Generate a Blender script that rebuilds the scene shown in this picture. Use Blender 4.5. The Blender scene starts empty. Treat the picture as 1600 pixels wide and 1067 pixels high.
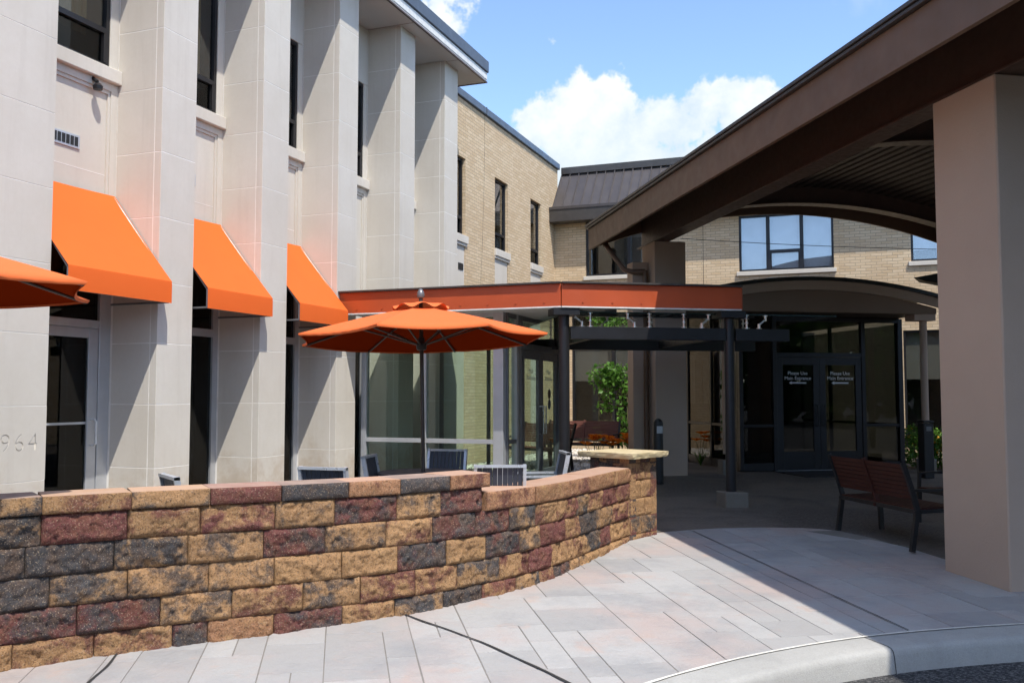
import bpy, bmesh, math, random
from mathutils import Vector, Matrix, noise as mnoise
R = math.radians
random.seed(7)
scene = bpy.context.scene
col = scene.collection

# ------------------------------------------------------------------ camera
cam_d = bpy.data.cameras.new('camera')
cam = bpy.data.objects.new('camera', cam_d); col.objects.link(cam)
cam_d.sensor_fit = 'HORIZONTAL'; cam_d.sensor_width = 36.0
cam_d.lens = 36.0 * 1432 / 1600
cam_d.clip_start = 0.05; cam_d.clip_end = 5000
cam.location = (0, 0, 1.6)
cam.rotation_euler = (R(90) + math.atan(84 / 1432), 0, R(20.66))
scene.camera = cam

# ------------------------------------------------------------------ sun and sky
SUN = Vector((.455, -.385, 1.0)).normalized()
SUN_EL = math.asin(SUN.z)
sun_d = bpy.data.lights.new('sun', 'SUN'); sun_d.energy = 2.35; sun_d.angle = R(.5)
sun_d.color = (1.0, .94, .845)
sun = bpy.data.objects.new('sun', sun_d); col.objects.link(sun)
sun.location = (20, -20, 40)
sun.rotation_euler = SUN.to_track_quat('Z', 'Y').to_euler()

world = bpy.data.worlds.new('World'); scene.world = world
world.use_nodes = True
world.cycles.sampling_method = 'MANUAL'; world.cycles.sample_map_resolution = 512
wn = world.node_tree.nodes; wl = world.node_tree.links
for n in list(wn): wn.remove(n)
def W(t, **k):
    n = wn.new(t)
    for a, b in k.items(): setattr(n, a, b)
    return n
def wm(op, a, b=None, c=None, clamp=False):
    n = W('ShaderNodeMath', operation=op, use_clamp=clamp)
    for i, v in enumerate((a, b, c)):
        if v is None: continue
        if isinstance(v, (int, float)): n.inputs[i].default_value = v
        else: wl.new(v, n.inputs[i])
    return n.outputs[0]
sky = W('ShaderNodeTexSky'); sky.sky_type = 'NISHITA'; sky.sun_disc = False
sky.sun_elevation = SUN_EL
sky.sun_rotation = math.atan2(SUN.x, SUN.y)
sky.altitude = 200; sky.air_density = .80; sky.dust_density = .6; sky.ozone_density = 2.6
tc = W('ShaderNodeTexCoord')
sx = W('ShaderNodeSeparateXYZ'); wl.new(tc.outputs['Generated'], sx.inputs[0])
az = wm('ARCTAN2', sx.outputs[0], sx.outputs[1]); el = wm('ARCSINE', sx.outputs[2])
# noise that breaks up the outlines
def wnoise(scale, detail, rough=.6, dist=0.0):
    n = W('ShaderNodeTexNoise'); n.inputs['Scale'].default_value = scale
    n.inputs['Detail'].default_value = detail; n.inputs['Roughness'].default_value = rough
    n.inputs['Distortion'].default_value = dist
    wl.new(tc.outputs['Generated'], n.inputs['Vector']); return n.outputs['Fac']
n1 = wnoise(16, 5, .62); n2 = wnoise(42, 3, .6); n3 = wnoise(7, 4, .6, .4)
# cumulus heaps: azimuth, elevation, half width, half height (radians)
heaps = [(-.320, .286, .036, .034), (-.292, .300, .040, .040), (-.252, .306, .032, .030), (-.268, .275, .080, .050),
         (-.190, .285, .060, .036), (-.150, .304, .042, .032), (-.112, .300, .042, .034), (-.085, .285, .040, .034),
         (-.22, .245, .170, .036), (-.03, .26, .075, .045), (-.30, .238, .10, .03), 
         (.55, .33, .20, .08), (.75, .36, .15, .09), (2.2, .42, .25, .10), (2.5, .30, .3, .10),
         (3.0, .5, .22, .09), (-2.6, .32, .28, .10), (-1.9, .45, .2, .09), (-1.4, .28, .25, .09), (-.75, .22, .1, .06),
         (1.0, .62, .26, .12), (1.9, .75, .30, .12), (2.9, .85, .4, .13), (-2.3, .70, .35, .13), (-1.6, .85, .4, .14), (-.9, .72, .3, .12),  # unseen high clouds, here and below, added to raise the ambient light
         (.2, .70, .3, .10), (.5, 1.05, .6, .13), (-2.9, 1.15, .7, .12), (-.44, .408, .055, .034)]
best = None
azel = W('ShaderNodeCombineXYZ'); wl.new(az, azel.inputs[0]); wl.new(el, azel.inputs[1])
for (a0, e0, ra, re) in heaps:
    vm = W('ShaderNodeVectorMath', operation='MULTIPLY_ADD'); wl.new(azel.outputs[0], vm.inputs[0])
    vm.inputs[1].default_value = (1 / ra, 1 / re, 0); vm.inputs[2].default_value = (-a0 / ra, -e0 / re, 0)
    ln = W('ShaderNodeVectorMath', operation='LENGTH'); wl.new(vm.outputs[0], ln.inputs[0])
    k = min(re * 18, 1.2) if e0 != .408 else .13
    d = wm('MULTIPLY_ADD', ln.outputs['Value'], -k, k)
    best = d if best is None else wm('MAXIMUM', best, d)
jit = wm('ADD', wm('MULTIPLY', wm('SUBTRACT', n1, .5), 1.25), wm('MULTIPLY', wm('SUBTRACT', n2, .5), .75))
heap = wm('ADD', best, jit)
ms = W('ShaderNodeMapRange', interpolation_type='SMOOTHSTEP')
wl.new(heap, ms.inputs['Value']); ms.inputs['From Min'].default_value = -.02; ms.inputs['From Max'].default_value = .20
# loose wisps all over the sky, thinner overhead
wm2 = W('ShaderNodeMapRange', interpolation_type='SMOOTHSTEP')
wl.new(n3, wm2.inputs['Value']); wm2.inputs['From Min'].default_value = .585; wm2.inputs['From Max'].default_value = .80
wisp = wm('MULTIPLY', wm2.outputs[0], .7)
up = W('ShaderNodeMapRange'); wl.new(el, up.inputs['Value']); up.inputs['From Min'].default_value = 0; up.inputs['From Max'].default_value = .06
mask = wm('MULTIPLY', wm('MAXIMUM', ms.outputs[0], wisp), up.outputs[0], clamp=True)
# cloud body: white, a little blue where thick and low
shade = W('ShaderNodeMapRange'); wl.new(wm('ADD', wm('MULTIPLY', best, .35), wm('MULTIPLY', wm('SUBTRACT', n1, .5), 1.5)), shade.inputs['Value'])
lowc = W('ShaderNodeMapRange'); wl.new(el, lowc.inputs['Value']); lowc.inputs['From Min'].default_value = .20; lowc.inputs['From Max'].default_value = .30
shade.inputs['From Min'].default_value = -.15; shade.inputs['From Max'].default_value = .45
cmix = W('ShaderNodeMix', data_type='RGBA'); wl.new(wm('MULTIPLY', shade.outputs[0], lowc.outputs[0]), cmix.inputs['Factor'])
cmix.inputs['A'].default_value = (2.15, 2.55, 2.9, 1); cmix.inputs['B'].default_value = (3.5, 3.5, 3.45, 1)
smix = W('ShaderNodeMix', data_type='RGBA')
wl.new(mask, smix.inputs['Factor']); wl.new(sky.outputs[0], smix.inputs['A']); wl.new(cmix.outputs['Result'], smix.inputs['B'])
bg = W('ShaderNodeBackground'); bg.inputs['Strength'].default_value = .15
wl.new(smix.outputs['Result'], bg.inputs['Color'])
wo = W('ShaderNodeOutputWorld'); wl.new(bg.outputs[0], wo.inputs['Surface'])

vs = scene.view_settings
vs.view_transform = 'Standard'; vs.look = 'None'; vs.gamma = 1.0; vs.exposure = 1.18
vs.use_curve_mapping = False
scene.render.engine = 'CYCLES'
scene.cycles.use_adaptive_sampling = True; scene.cycles.adaptive_threshold = .025
scene.cycles.max_bounces = 8; scene.cycles.transparent_max_bounces = 16; scene.cycles.transmission_bounces = 8

# ------------------------------------------------------------------ materials
MATS = {}
def nodes_of(m):
    m.use_nodes = True
    nt = m.node_tree
    for n in list(nt.nodes): nt.nodes.remove(n)
    return nt
class NB:
    """small node builder"""
    def __init__(s, name):
        s.m = bpy.data.materials.new(name); s.nt = nodes_of(s.m)
        s.out = s.n('ShaderNodeOutputMaterial')
        s.p = s.n('ShaderNodeBsdfPrincipled'); s.l(s.p.outputs[0], s.out.inputs['Surface'])
        s.tc = s.n('ShaderNodeTexCoord')
        s.oi = s.n('ShaderNodeObjectInfo')
    def n(s, t, **k):
        x = s.nt.nodes.new(t)
        for a, b in k.items(): setattr(x, a, b)
        return x
    def l(s, a, b): s.nt.links.new(a, b)
    def math(s, op, a, b=None, clamp=False):
        x = s.n('ShaderNodeMath', operation=op, use_clamp=clamp)
        for i, v in enumerate((a, b)):
            if v is None: continue
            if isinstance(v, (int, float)): x.inputs[i].default_value = v
            else: s.l(v, x.inputs[i])
        return x.outputs[0]
    def noise(s, scale, detail=4, rough=.55, vec=None, dist=0, off=True):
        x = s.n('ShaderNodeTexNoise'); x.inputs['Scale'].default_value = scale
        x.inputs['Detail'].default_value = detail; x.inputs['Roughness'].default_value = rough
        x.inputs['Distortion'].default_value = dist
        s.l(vec if vec is not None else s.vec(), x.inputs['Vector'])
        return x.outputs['Fac']
    def vec(s):
        # object coordinates shifted by a random amount per object so that copies differ
        if not hasattr(s, '_v'):
            a = s.n('ShaderNodeVectorMath', operation='ADD')
            sc = s.n('ShaderNodeVectorMath', operation='SCALE'); sc.inputs[0].default_value = (37, 19, 53)
            s.l(s.oi.outputs['Random'], sc.inputs['Scale'])
            s.l(s.tc.outputs['Object'], a.inputs[0]); s.l(sc.outputs[0], a.inputs[1]); s._v = a.outputs[0]
        return s._v
    def wvec(s):
        if not hasattr(s, '_w'):
            s._w = s.n('ShaderNodeNewGeometry').outputs['Position']
        return s._w
    def rng(s, v, a, b, c=0., d=1., smooth=False):
        x = s.n('ShaderNodeMapRange'); s.l(v, x.inputs['Value'])
        if smooth: x.interpolation_type = 'SMOOTHSTEP'
        x.inputs['From Min'].default_value = a; x.inputs['From Max'].default_value = b
        x.inputs['To Min'].default_value = c; x.inputs['To Max'].default_value = d
        return x.outputs[0]
    def mix(s, f, a, b, blend='MIX'):
        x = s.n('ShaderNodeMix', data_type='RGBA', blend_type=blend)
        if isinstance(f, (int, float)): x.inputs['Factor'].default_value = f
        else: s.l(f, x.inputs['Factor'])
        for k, v in (('A', a), ('B', b)):
            if isinstance(v, (tuple, list)): x.inputs[k].default_value = (*v[:3], 1)
            else: s.l(v, x.inputs[k])
        return x.outputs['Result']
    def bump(s, h, strength=.3, dist=.01, prev=None):
        x = s.n('ShaderNodeBump'); x.inputs['Strength'].default_value = strength; x.inputs['Distance'].default_value = dist
        s.l(h, x.inputs['Height'])
        if prev is not None: s.l(prev, x.inputs['Normal'])
        return x.outputs[0]
    def done(s, color, rough=.6, normal=None, metal=0., spec=.5):
        if isinstance(color, (tuple, list)): s.p.inputs['Base Color'].default_value = (*color[:3], 1)
        else: s.l(color, s.p.inputs['Base Color'])
        if isinstance(rough, (int, float)): s.p.inputs['Roughness'].default_value = rough
        else: s.l(rough, s.p.inputs['Roughness'])
        s.p.inputs['Metallic'].default_value = metal
        s.p.inputs['Specular IOR Level'].default_value = spec
        if normal is not None: s.l(normal, s.p.inputs['Normal'])
        return s.m
def plain(name, c, rough=.5, metal=0., var=.08, nscale=6., bump=.05, bscale=90., spec=.5, vari=.06):
    """painted or metal surface with faint mottling, wear and fine relief"""
    b = NB(name)
    f = b.rng(b.noise(nscale, 5), .3, .7, 1 - var, 1 + var)
    f = b.math('MULTIPLY', f, b.rng(b.oi.outputs['Random'], 0, 1, 1 - vari, 1 + vari))
    g = b.n('ShaderNodeCombineColor'); [b.l(f, g.inputs[i]) for i in range(3)]
    cc = b.mix(1.0, c, g.outputs[0], 'MULTIPLY')
    rr = b.rng(b.noise(nscale * 2.3, 4), .3, .7, max(rough - .08, .02), min(rough + .08, 1))
    return b.done(cc, rr, b.bump(b.noise(bscale, 3), bump, .004), metal, spec)
M = {}
def limestone():
    b = NB('limestone')
    w = b.wvec()
    big = b.noise(.9, 4, .6, w); fine = b.noise(22, 6, .7, w)
    c = b.mix(b.rng(big, .3, .7), (.545, .51, .45), (.625, .595, .54))
    c = b.mix(b.rng(b.oi.outputs['Random'], 0, 1, 0, .35), c, (.57, .52, .455))
    c = b.mix(b.rng(fine, .35, .75, 0, .22), c, (.48, .43, .37))
    sep = b.n('ShaderNodeSeparateXYZ'); b.l(w, sep.inputs[0])
    # rising damp and splash stains near the ground, with ragged edge
    low = b.math('SUBTRACT', b.math('MULTIPLY', b.noise(3.2, 6, .7, w), 1.6), sep.outputs[2])
    c = b.mix(b.rng(low, -.05, .5, 0, .5, True), c, (.40, .30, .20))
    # run-off streaks
    mp = b.n('ShaderNodeMapping'); mp.inputs['Scale'].default_value = (6, 6, .35); b.l(w, mp.inputs['Vector'])
    c = b.mix(b.rng(b.noise(1.6, 6, .65, mp.outputs[0]), .52, .8, 0, .28), c, (.40, .36, .31))
    return b.done(c, .82, b.bump(b.noise(140, 4, .6, w), .12, .004), spec=.25)
M['limestone'] = limestone()
M['mortar_white'] = plain('pale_mortar', (.74, .72, .68), .9, var=.1)
def brick():
    b = NB('cream_brick')
    sep = b.n('ShaderNodeSeparateXYZ'); b.l(b.tc.outputs['Object'], sep.inputs[0])
    com = b.n('ShaderNodeCombineXYZ')
    b.l(b.math('ADD', sep.outputs[0], sep.outputs[1]), com.inputs[0]); b.l(sep.outputs[2], com.inputs[1])
    t = b.n('ShaderNodeTexBrick'); b.l(com.outputs[0], t.inputs['Vector'])
    t.inputs['Scale'].default_value = 1; t.inputs['Brick Width'].default_value = .245; t.inputs['Row Height'].default_value = .072
    t.inputs['Mortar Size'].default_value = .006; t.inputs['Mortar Smooth'].default_value = .2; t.inputs['Bias'].default_value = -.1
    t.inputs['Color1'].default_value = (.54, .405, .255, 1); t.inputs['Color2'].default_value = (.66, .53, .365, 1)
    t.inputs['Mortar'].default_value = (.30, .25, .185, 1)
    c = b.mix(b.rng(b.noise(1.1, 5), .35, .7, 0, .35), t.outputs['Color'], (.50, .36, .23))
    c = b.mix(b.rng(b.noise(30, 4, .7), .45, .8, 0, .3), c, (.68, .6, .46))
    h = b.math('SUBTRACT', b.math('MULTIPLY', b.noise(60, 4), .25), t.outputs['Fac'])
    return b.done(c, .88, b.bump(h, .6, .008), spec=.2)
M['brick'] = brick()
def stucco(name, c):
    b = NB(name)
    cc = b.mix(b.rng(b.noise(1.4, 5), .3, .75, 0, .5), c, tuple(x * .86 for x in c))
    h = b.math('ADD', b.noise(38, 5, .6), b.math('MULTIPLY', b.noise(160, 3), .5))
    return b.done(cc, .9, b.bump(h, .35, .006), spec=.2)
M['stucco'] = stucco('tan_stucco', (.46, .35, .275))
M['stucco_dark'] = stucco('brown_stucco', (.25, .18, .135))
M['brown'] = plain('brown_painted_metal', (.13, .074, .043), .5, var=.12, nscale=2.5)
M['brown_dark'] = plain('dark_brown_steel', (.06, .034, .024), .45, var=.15)
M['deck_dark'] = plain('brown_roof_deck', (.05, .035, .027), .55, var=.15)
M['black_metal'] = plain('black_metal', (.014, .014, .015), .45, var=.15)
M['bronze'] = plain('dark_bronze_frame', (.020, .020, .023), .40, metal=.3, var=.12)
M['gutter'] = plain('charcoal_gutter', (.05, .045, .042), .4, var=.15)
M['coping'] = plain('blue_grey_coping', (.085, .11, .15), .4, metal=.2, var=.1, nscale=3)
M['roof_metal'] = plain('grey_brown_standing_seam', (.085, .076, .076), .42, metal=.3, var=.1, nscale=1.5)
M['aluminium'] = plain('clear_anodised_aluminium', (.50, .52, .55), .38, metal=.5, var=.05)
M['alu_dark'] = plain('grey_and_shaded_frame', (.16, .165, .175), .4, metal=.4, var=.06)  # grey metal; on the vestibule door side, aluminium with shade in its colour
M['soffit'] = plain('painted_soffit', (.56, .55, .53), .8, var=.06, nscale=1.3)
M['white_trim'] = plain('weathered_white_trim', (.66, .67, .66), .7, var=.12, nscale=9, bump=.3, bscale=25)
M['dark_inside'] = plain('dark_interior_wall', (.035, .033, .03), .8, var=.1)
M['inside_floor'] = plain('interior_floor', (.09, .08, .07), .35, var=.15)
M['blind'] = plain('woven_roller_blind', (.30, .275, .235), .9, var=.05, bscale=300)
M['curtain'] = plain('gold_curtain', (.50, .34, .14), .9, var=.15, nscale=3)
M['steel'] = plain('brushed_stainless', (.72, .72, .72), .3, metal=.95, var=.05)
M['chair_frame'] = plain('silver_chair_frame', (.55, .59, .64), .32, metal=.45, var=.05)
M['slat_navy'] = plain('navy_slat', (.028, .04, .062), .5, var=.12)
M['umb_pole'] = plain('bronze_pole', (.055, .042, .035), .4, metal=.4)
M['rubber'] = plain('black_rubber', (.015, .015, .016), .8)
M['paper'] = plain('white_vinyl', (.72, .73, .75), .6)
M['etched'] = plain('grey_etched_vinyl', (.33, .35, .37), .7)
M['sheer'] = plain('white_sheer_curtain', (.70, .72, .74), .9, var=.12, nscale=2)
M['edge_teal'] = plain('dark_teal_glass_edge', (.012, .035, .04), .2)
M['wire'] = plain('black_cable', (.01, .01, .01), .6)
def fabric(name, c, trans=.28, spec=.25):
    b = NB(name)
    w = b.noise(3, 4)
    cc = b.mix(b.rng(w, .3, .7, 0, .22), c, tuple(x * .84 for x in c))
    weave = b.n('ShaderNodeTexWave'); weave.inputs['Scale'].default_value = 160; b.l(b.tc.outputs['Object'], weave.inputs['Vector'])
    b.done(cc, .82, b.bump(weave.outputs['Fac'], .08, .001, b.bump(b.noise(4, 3), .12, .03)), spec=spec)
    tr = b.n('ShaderNodeBsdfTranslucent'); b.l(cc, tr.inputs['Color'])
    mx = b.n('ShaderNodeMixShader'); mx.inputs[0].default_value = trans
    b.l(b.p.outputs[0], mx.inputs[1]); b.l(tr.outputs[0], mx.inputs[2]); b.l(mx.outputs[0], b.out.inputs['Surface'])
    return b.m
M['awning'] = fabric('orange_awning_canvas', (.74, .135, .022), .03)
M['umbrella'] = fabric('orange_umbrella_canvas', (.76, .16, .045), .04)
M['shade_layer'] = fabric('dark_red_shade_fabric', (.20, .020, .003), .0, .0)  # umbrella underside shade, put into the colour of a second layer
M['orange_paint'] = plain('orange_painted_fascia', (.44, .075, .020), .45, var=.1, nscale=1.6, bump=.08, bscale=8)
def glass(name, tint, refl=1.0, body=.0):
    b = NB(name)
    b.nt.nodes.remove(b.p)
    tr = b.n('ShaderNodeBsdfTransparent'); tr.inputs['Color'].default_value = (*tint, 1)
    gl = b.n('ShaderNodeBsdfGlossy'); gl.inputs['Roughness'].default_value = .004
    lw = b.n('ShaderNodeLayerWeight'); lw.inputs['Blend'].default_value = .5
    fres = b.math('ADD', b.math('MULTIPLY', b.math('POWER', lw.outputs['Facing'], 5.0), .96), .04)
    # slight waviness of float glass
    bp = b.bump(b.noise(1.1, 2), .012, .05); b.l(bp, gl.inputs['Normal'])
    mx = b.n('ShaderNodeMixShader'); b.l(b.math('MULTIPLY', fres, refl, clamp=True), mx.inputs[0])
    b.l(tr.outputs[0], mx.inputs[1]); b.l(gl.outputs[0], mx.inputs[2]); b.l(mx.outputs[0], b.out.inputs['Surface'])
    return b.m
M['glass_clear'] = glass('clear_shop_glass', (.86, .93, .88), 1.2)
M['glass_dark'] = glass('grey_tinted_glass', (.40, .42, .42), .8)
M['glass_mirror'] = glass('reflective_window_glass', (.66, .68, .68), 2.4)
M['glass_pale'] = glass('pale_window_glass', (.90, .93, .95), 4.5)
M['glass_blind'] = glass('window_glass_over_blinds', (.74, .76, .76), .9)
M['glass_green'] = glass('green_edge_glass', (.80, .90, .87), 1.3)
def split_block():
    b = NB('split_face_block')
    colr = b.oi.outputs['Color']; al = b.oi.outputs['Alpha']
    ramp = b.n('ShaderNodeValToRGB'); r = ramp.color_ramp; r.interpolation = 'CONSTANT'
    r.elements[0].color = (.54, .325, .16, 1); r.elements[0].position = 0
    r.elements[1].color = (.085, .085, .092, 1); r.elements[1].position = .34
    e = r.elements.new(.67); e.color = (.19, .075, .07, 1)
    b.l(al, ramp.inputs[0])
    n_ = b.math('ADD', b.math('MULTIPLY', b.noise(5.0, 8, .68, dist=.3), .86), b.math('MULTIPLY', b.noise(60, 4, .7), .14))
    f = b.rng(n_, .46, .60, 0, .92, True)
    c = b.mix(f, colr, ramp.outputs[0])
    # warm and cool drift inside one block
    c = b.mix(b.rng(b.noise(9, 6, .7), .42, .74, 0, .45), c, (.30, .155, .07))
    c = b.mix(b.rng(b.noise(13, 6, .7), .58, .80, 0, .45), c, (.10, .085, .08))
    # dark pits and pale aggregate
    c = b.mix(b.rng(b.noise(75, 5, .8), .50, .64, 0, .85), c, (.05, .037, .03))
    c = b.mix(b.rng(b.noise(95, 3, .65, b.tc.outputs['Object']), .58, .66, 0, .6), c, (.58, .44, .30))
    v = b.n('ShaderNodeTexVoronoi'); v.inputs['Scale'].default_value = 70; b.l(b.vec(), v.inputs['Vector'])
    sp = b.n('ShaderNodeSeparateColor'); b.l(v.outputs['Color'], sp.inputs[0])
    c = b.mix(b.math('MULTIPLY', b.rng(v.outputs['Distance'], .14, .26, .55, 0), b.rng(sp.outputs[0], .82, .86)), c, (.55, .48, .41))
    h = b.math('ADD', b.noise(38, 7, .75), b.math('MULTIPLY', b.noise(120, 4, .75), .7))
    return b.done(c, .95, b.bump(h, 1.0, .024), spec=.12)
M['block'] = split_block()
def cap_top():
    b = NB('smooth_cap_top')
    colr = b.oi.outputs['Color']
    c = b.mix(.55, colr, (.42, .29, .23))
    c = b.mix(b.rng(b.noise(5, 5), .35, .7, 0, .5), c, (.48, .36, .29))
    c = b.mix(b.rng(b.noise(120, 3), .5, .8, 0, .5), c, (.25, .18, .15))
    return b.done(c, .9, b.bump(b.noise(150, 4), .4, .004), spec=.2)
M['cap_top'] = cap_top()
def flag():
    b = NB('tan_flagstone')
    c = b.mix(b.rng(b.noise(7, 6), .3, .7), (.52, .42, .24), (.60, .51, .33))
    c = b.mix(b.rng(b.noise(40, 4), .5, .8, 0, .4), c, (.42, .32, .17))
    return b.done(c, .88, b.bump(b.noise(30, 6, .7), .6, .02), spec=.2)
M['flag'] = flag()
def paver():
    b = NB('stamped_concrete')
    w = b.wvec()
    c = b.mix(b.rng(b.oi.outputs['Random'], 0, 1), (.335, .33, .325), (.425, .42, .41))
    c = b.mix(b.rng(b.noise(.8, 5, .6, w), .42, .66, 0, .9, True), c, (.42, .345, .32))
    c = b.mix(b.rng(b.noise(2.1, 5, .65, w), .57, .72, 0, .55, True), c, (.47, .335, .275))
    c = b.mix(b.rng(b.noise(1.5, 6, .7, w), .48, .70, 0, .6), c, (.25, .255, .265))
    c = b.mix(b.rng(b.noise(90, 4, .7, w), .45, .8, 0, .45), c, (.27, .26, .25))
    h = b.math('ADD', b.math('MULTIPLY', b.noise(9, 6, .65, w, 1.2), 1.0), b.math('MULTIPLY', b.noise(120, 4, .6, w), .35))
    return b.done(c, b.rng(b.noise(14, 4, .6, w), .3, .7, .62, .82), b.bump(h, .5, .018), spec=.3)
M['paver'] = paver()
def conc(name, c, speck=.3, scale=70):
    b = NB(name); w = b.wvec()
    cc = b.mix(b.rng(b.noise(.7, 6, .65, w), .32, .7), tuple(x * .82 for x in c), tuple(min(1, x * 1.12) for x in c))
    cc = b.mix(b.rng(b.noise(4.5, 6, .7, w), .5, .8, 0, .4), cc, tuple(x * .6 for x in c))
    cc = b.mix(b.rng(b.noise(scale, 4, .8, w), .42, .75, 0, speck), cc, tuple(x * .45 for x in c))
    return b.done(cc, .85, b.bump(b.noise(scale * 1.4, 5, .7, w), .5, .008), spec=.3)
M['concrete'] = conc('kerb_concrete', (.40, .395, .375))
M['pedestal'] = conc('weathered_pedestal_concrete', (.21, .19, .16))
M['joint_bed'] = conc('joint_sand', (.24, .225, .205))
M['patio_floor'] = conc('patio_concrete', (.34, .32, .30))
def aggregate():
    b = NB('exposed_aggregate'); w = b.wvec()
    c = b.mix(b.rng(b.noise(.45, 5, .6, w, .5), .42, .58, 0, 1, True), (.085, .074, .066), (.15, .128, .108))
    c = b.mix(b.rng(b.noise(1.3, 6, .7, w), .52, .72, 0, .7), c, (.055, .05, .046))
    v = b.n('ShaderNodeTexVoronoi'); v.inputs['Scale'].default_value = 60; b.l(w, v.inputs['Vector'])
    sp = b.n('ShaderNodeSeparateColor'); b.l(v.outputs['Color'], sp.inputs[0])
    c = b.mix(b.rng(sp.outputs[0], .4, 1, 0, .5), c, (.22, .19, .155))
    return b.done(c, .75, b.bump(b.math('SUBTRACT', 1.0, v.outputs['Distance']), .5, .01), spec=.35)
M['drive_floor'] = aggregate()
M['sealant'] = plain('pale_joint_sealant', (.66, .64, .58), .8, var=.15, nscale=12)
M['joint_dark'] = plain('dark_saw_cut', (.03, .028, .026), .95)
def asphalt():
    b = NB('asphalt'); w = b.wvec()
    v = b.n('ShaderNodeTexVoronoi'); v.inputs['Scale'].default_value = 75; b.l(w, v.inputs['Vector'])
    sp = b.n('ShaderNodeSeparateColor'); b.l(v.outputs['Color'], sp.inputs[0])
    c = b.mix(b.rng(sp.outputs[0], .45, 1, 0, .75), (.045, .045, .048), (.26, .255, .25))
    c = b.mix(b.rng(b.noise(.5, 5, .6, w), .4, .7, 0, .5), c, (.035, .035, .037))
    return b.done(c, .9, b.bump(b.math('SUBTRACT', 1.0, v.outputs['Distance']), .9, .02), spec=.3)
M['asphalt'] = asphalt()
def wood(name, c, c2):
    b = NB(name)
    mp = b.n('ShaderNodeMapping'); mp.inputs['Scale'].default_value = (1.2, 22, 22); b.l(b.vec(), mp.inputs['Vector'])
    g = b.noise(2.2, 6, .65, mp.outputs[0], .6)
    cc = b.mix(b.rng(g, .3, .7), c, c2)
    return b.done(cc, .55, b.bump(g, .2, .003), spec=.35)
M['bench_wood'] = wood('red_brown_bench_wood', (.038, .010, .006), (.065, .017, .010))
M['bench_dark'] = wood('dark_red_bench_wood', (.10, .035, .028), (.17, .06, .045))
def leafm(name, c1, c2, trans=.35):
    b = NB(name)
    oi = b.n('ShaderNodeNewGeometry')
    cc = b.mix(oi.outputs['Random Per Island'], c1, c2)
    b.done(cc, .5, spec=.4)
    tr = b.n('ShaderNodeBsdfTranslucent'); b.l(cc, tr.inputs['Color'])
    mx = b.n('ShaderNodeMixShader'); mx.inputs[0].default_value = trans
    b.l(b.p.outputs[0], mx.inputs[1]); b.l(tr.outputs[0], mx.inputs[2]); b.l(mx.outputs[0], b.out.inputs['Surface'])
    return b.m
M['leaf'] = leafm('bright_leaf', (.06, .16, .02), (.14, .30, .045))
M['leaf_dark'] = leafm('bush_leaf', (.04, .12, .015), (.13, .27, .03))
M['petal'] = leafm('orange_petal', (.72, .12, .01), (.85, .27, .02))
M['petal_yellow'] = leafm('yellow_petal', (.8, .45, .03), (.85, .3, .02))
M['stem'] = plain('green_brown_stem', (.16, .15, .07), .7)
def gravelm():
    b = NB('white_river_gravel')
    g = b.n('ShaderNodeNewGeometry')
    return b.done(b.mix(g.outputs['Random Per Island'], (.34, .30, .26), (.72, .69, .64)), .8, spec=.3)
M['gravel'] = gravelm()

# ------------------------------------------------------------------ mesh helpers
def link(o, parent=None):
    col.objects.link(o)
    if parent is not None: o.parent = parent
    return o
def obj(name, me, mat=None, parent=None, loc=(0, 0, 0), rot=(0, 0, 0)):
    o = bpy.data.objects.new(name, me)
    if mat is not None and len(me.materials) == 0: me.materials.append(M[mat] if isinstance(mat, str) else mat)
    o.location = loc; o.rotation_euler = rot
    return link(o, parent)
def tag(o, label, cat, group=None):
    o['label'] = label; o['category'] = cat
    if group: o['group'] = group
    return o
def thing(name, label, cat, loc=(0, 0, 0), rz=0, group=None):
    o = bpy.data.objects.new(name, None); o.empty_display_size = .1
    o.location = loc; o.rotation_euler = (0, 0, rz); link(o)
    return tag(o, label, cat, group)
def structure(o): o['kind'] = 'structure'; return o
def pyd(name, v, f, smooth=False):
    me = bpy.data.meshes.new(name); me.from_pydata([tuple(x) for x in v], [], f); me.update()
    if smooth: me.polygons.foreach_set('use_smooth', [True] * len(me.polygons))
    return me
_boxes = {}
def boxmesh(w, d, h, bev, mat):
    k = (round(w, 4), round(d, 4), round(h, 4), bev, mat)
    if k in _boxes: return _boxes[k]
    bm = bmesh.new(); bmesh.ops.create_cube(bm, size=1)
    bmesh.ops.scale(bm, vec=(w, d, h), verts=bm.verts)
    bv = min(bev, .3 * min(w, d, h))
    if bv > 0: bmesh.ops.bevel(bm, geom=bm.edges[:], offset=bv, segments=1, affect='EDGES', profile=.5)
    me = bpy.data.meshes.new('box'); bm.to_mesh(me); bm.free()
    me.materials.append(M[mat]); _boxes[k] = me
    return me
def box(name, lo, hi, mat, parent=None, bev=.004, rot=(0, 0, 0)):
    lo, hi = Vector(lo), Vector(hi); c = (lo + hi) / 2; s = hi - lo
    return obj(name, boxmesh(abs(s.x), abs(s.y), abs(s.z), bev, mat), None, parent, c, rot)
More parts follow.
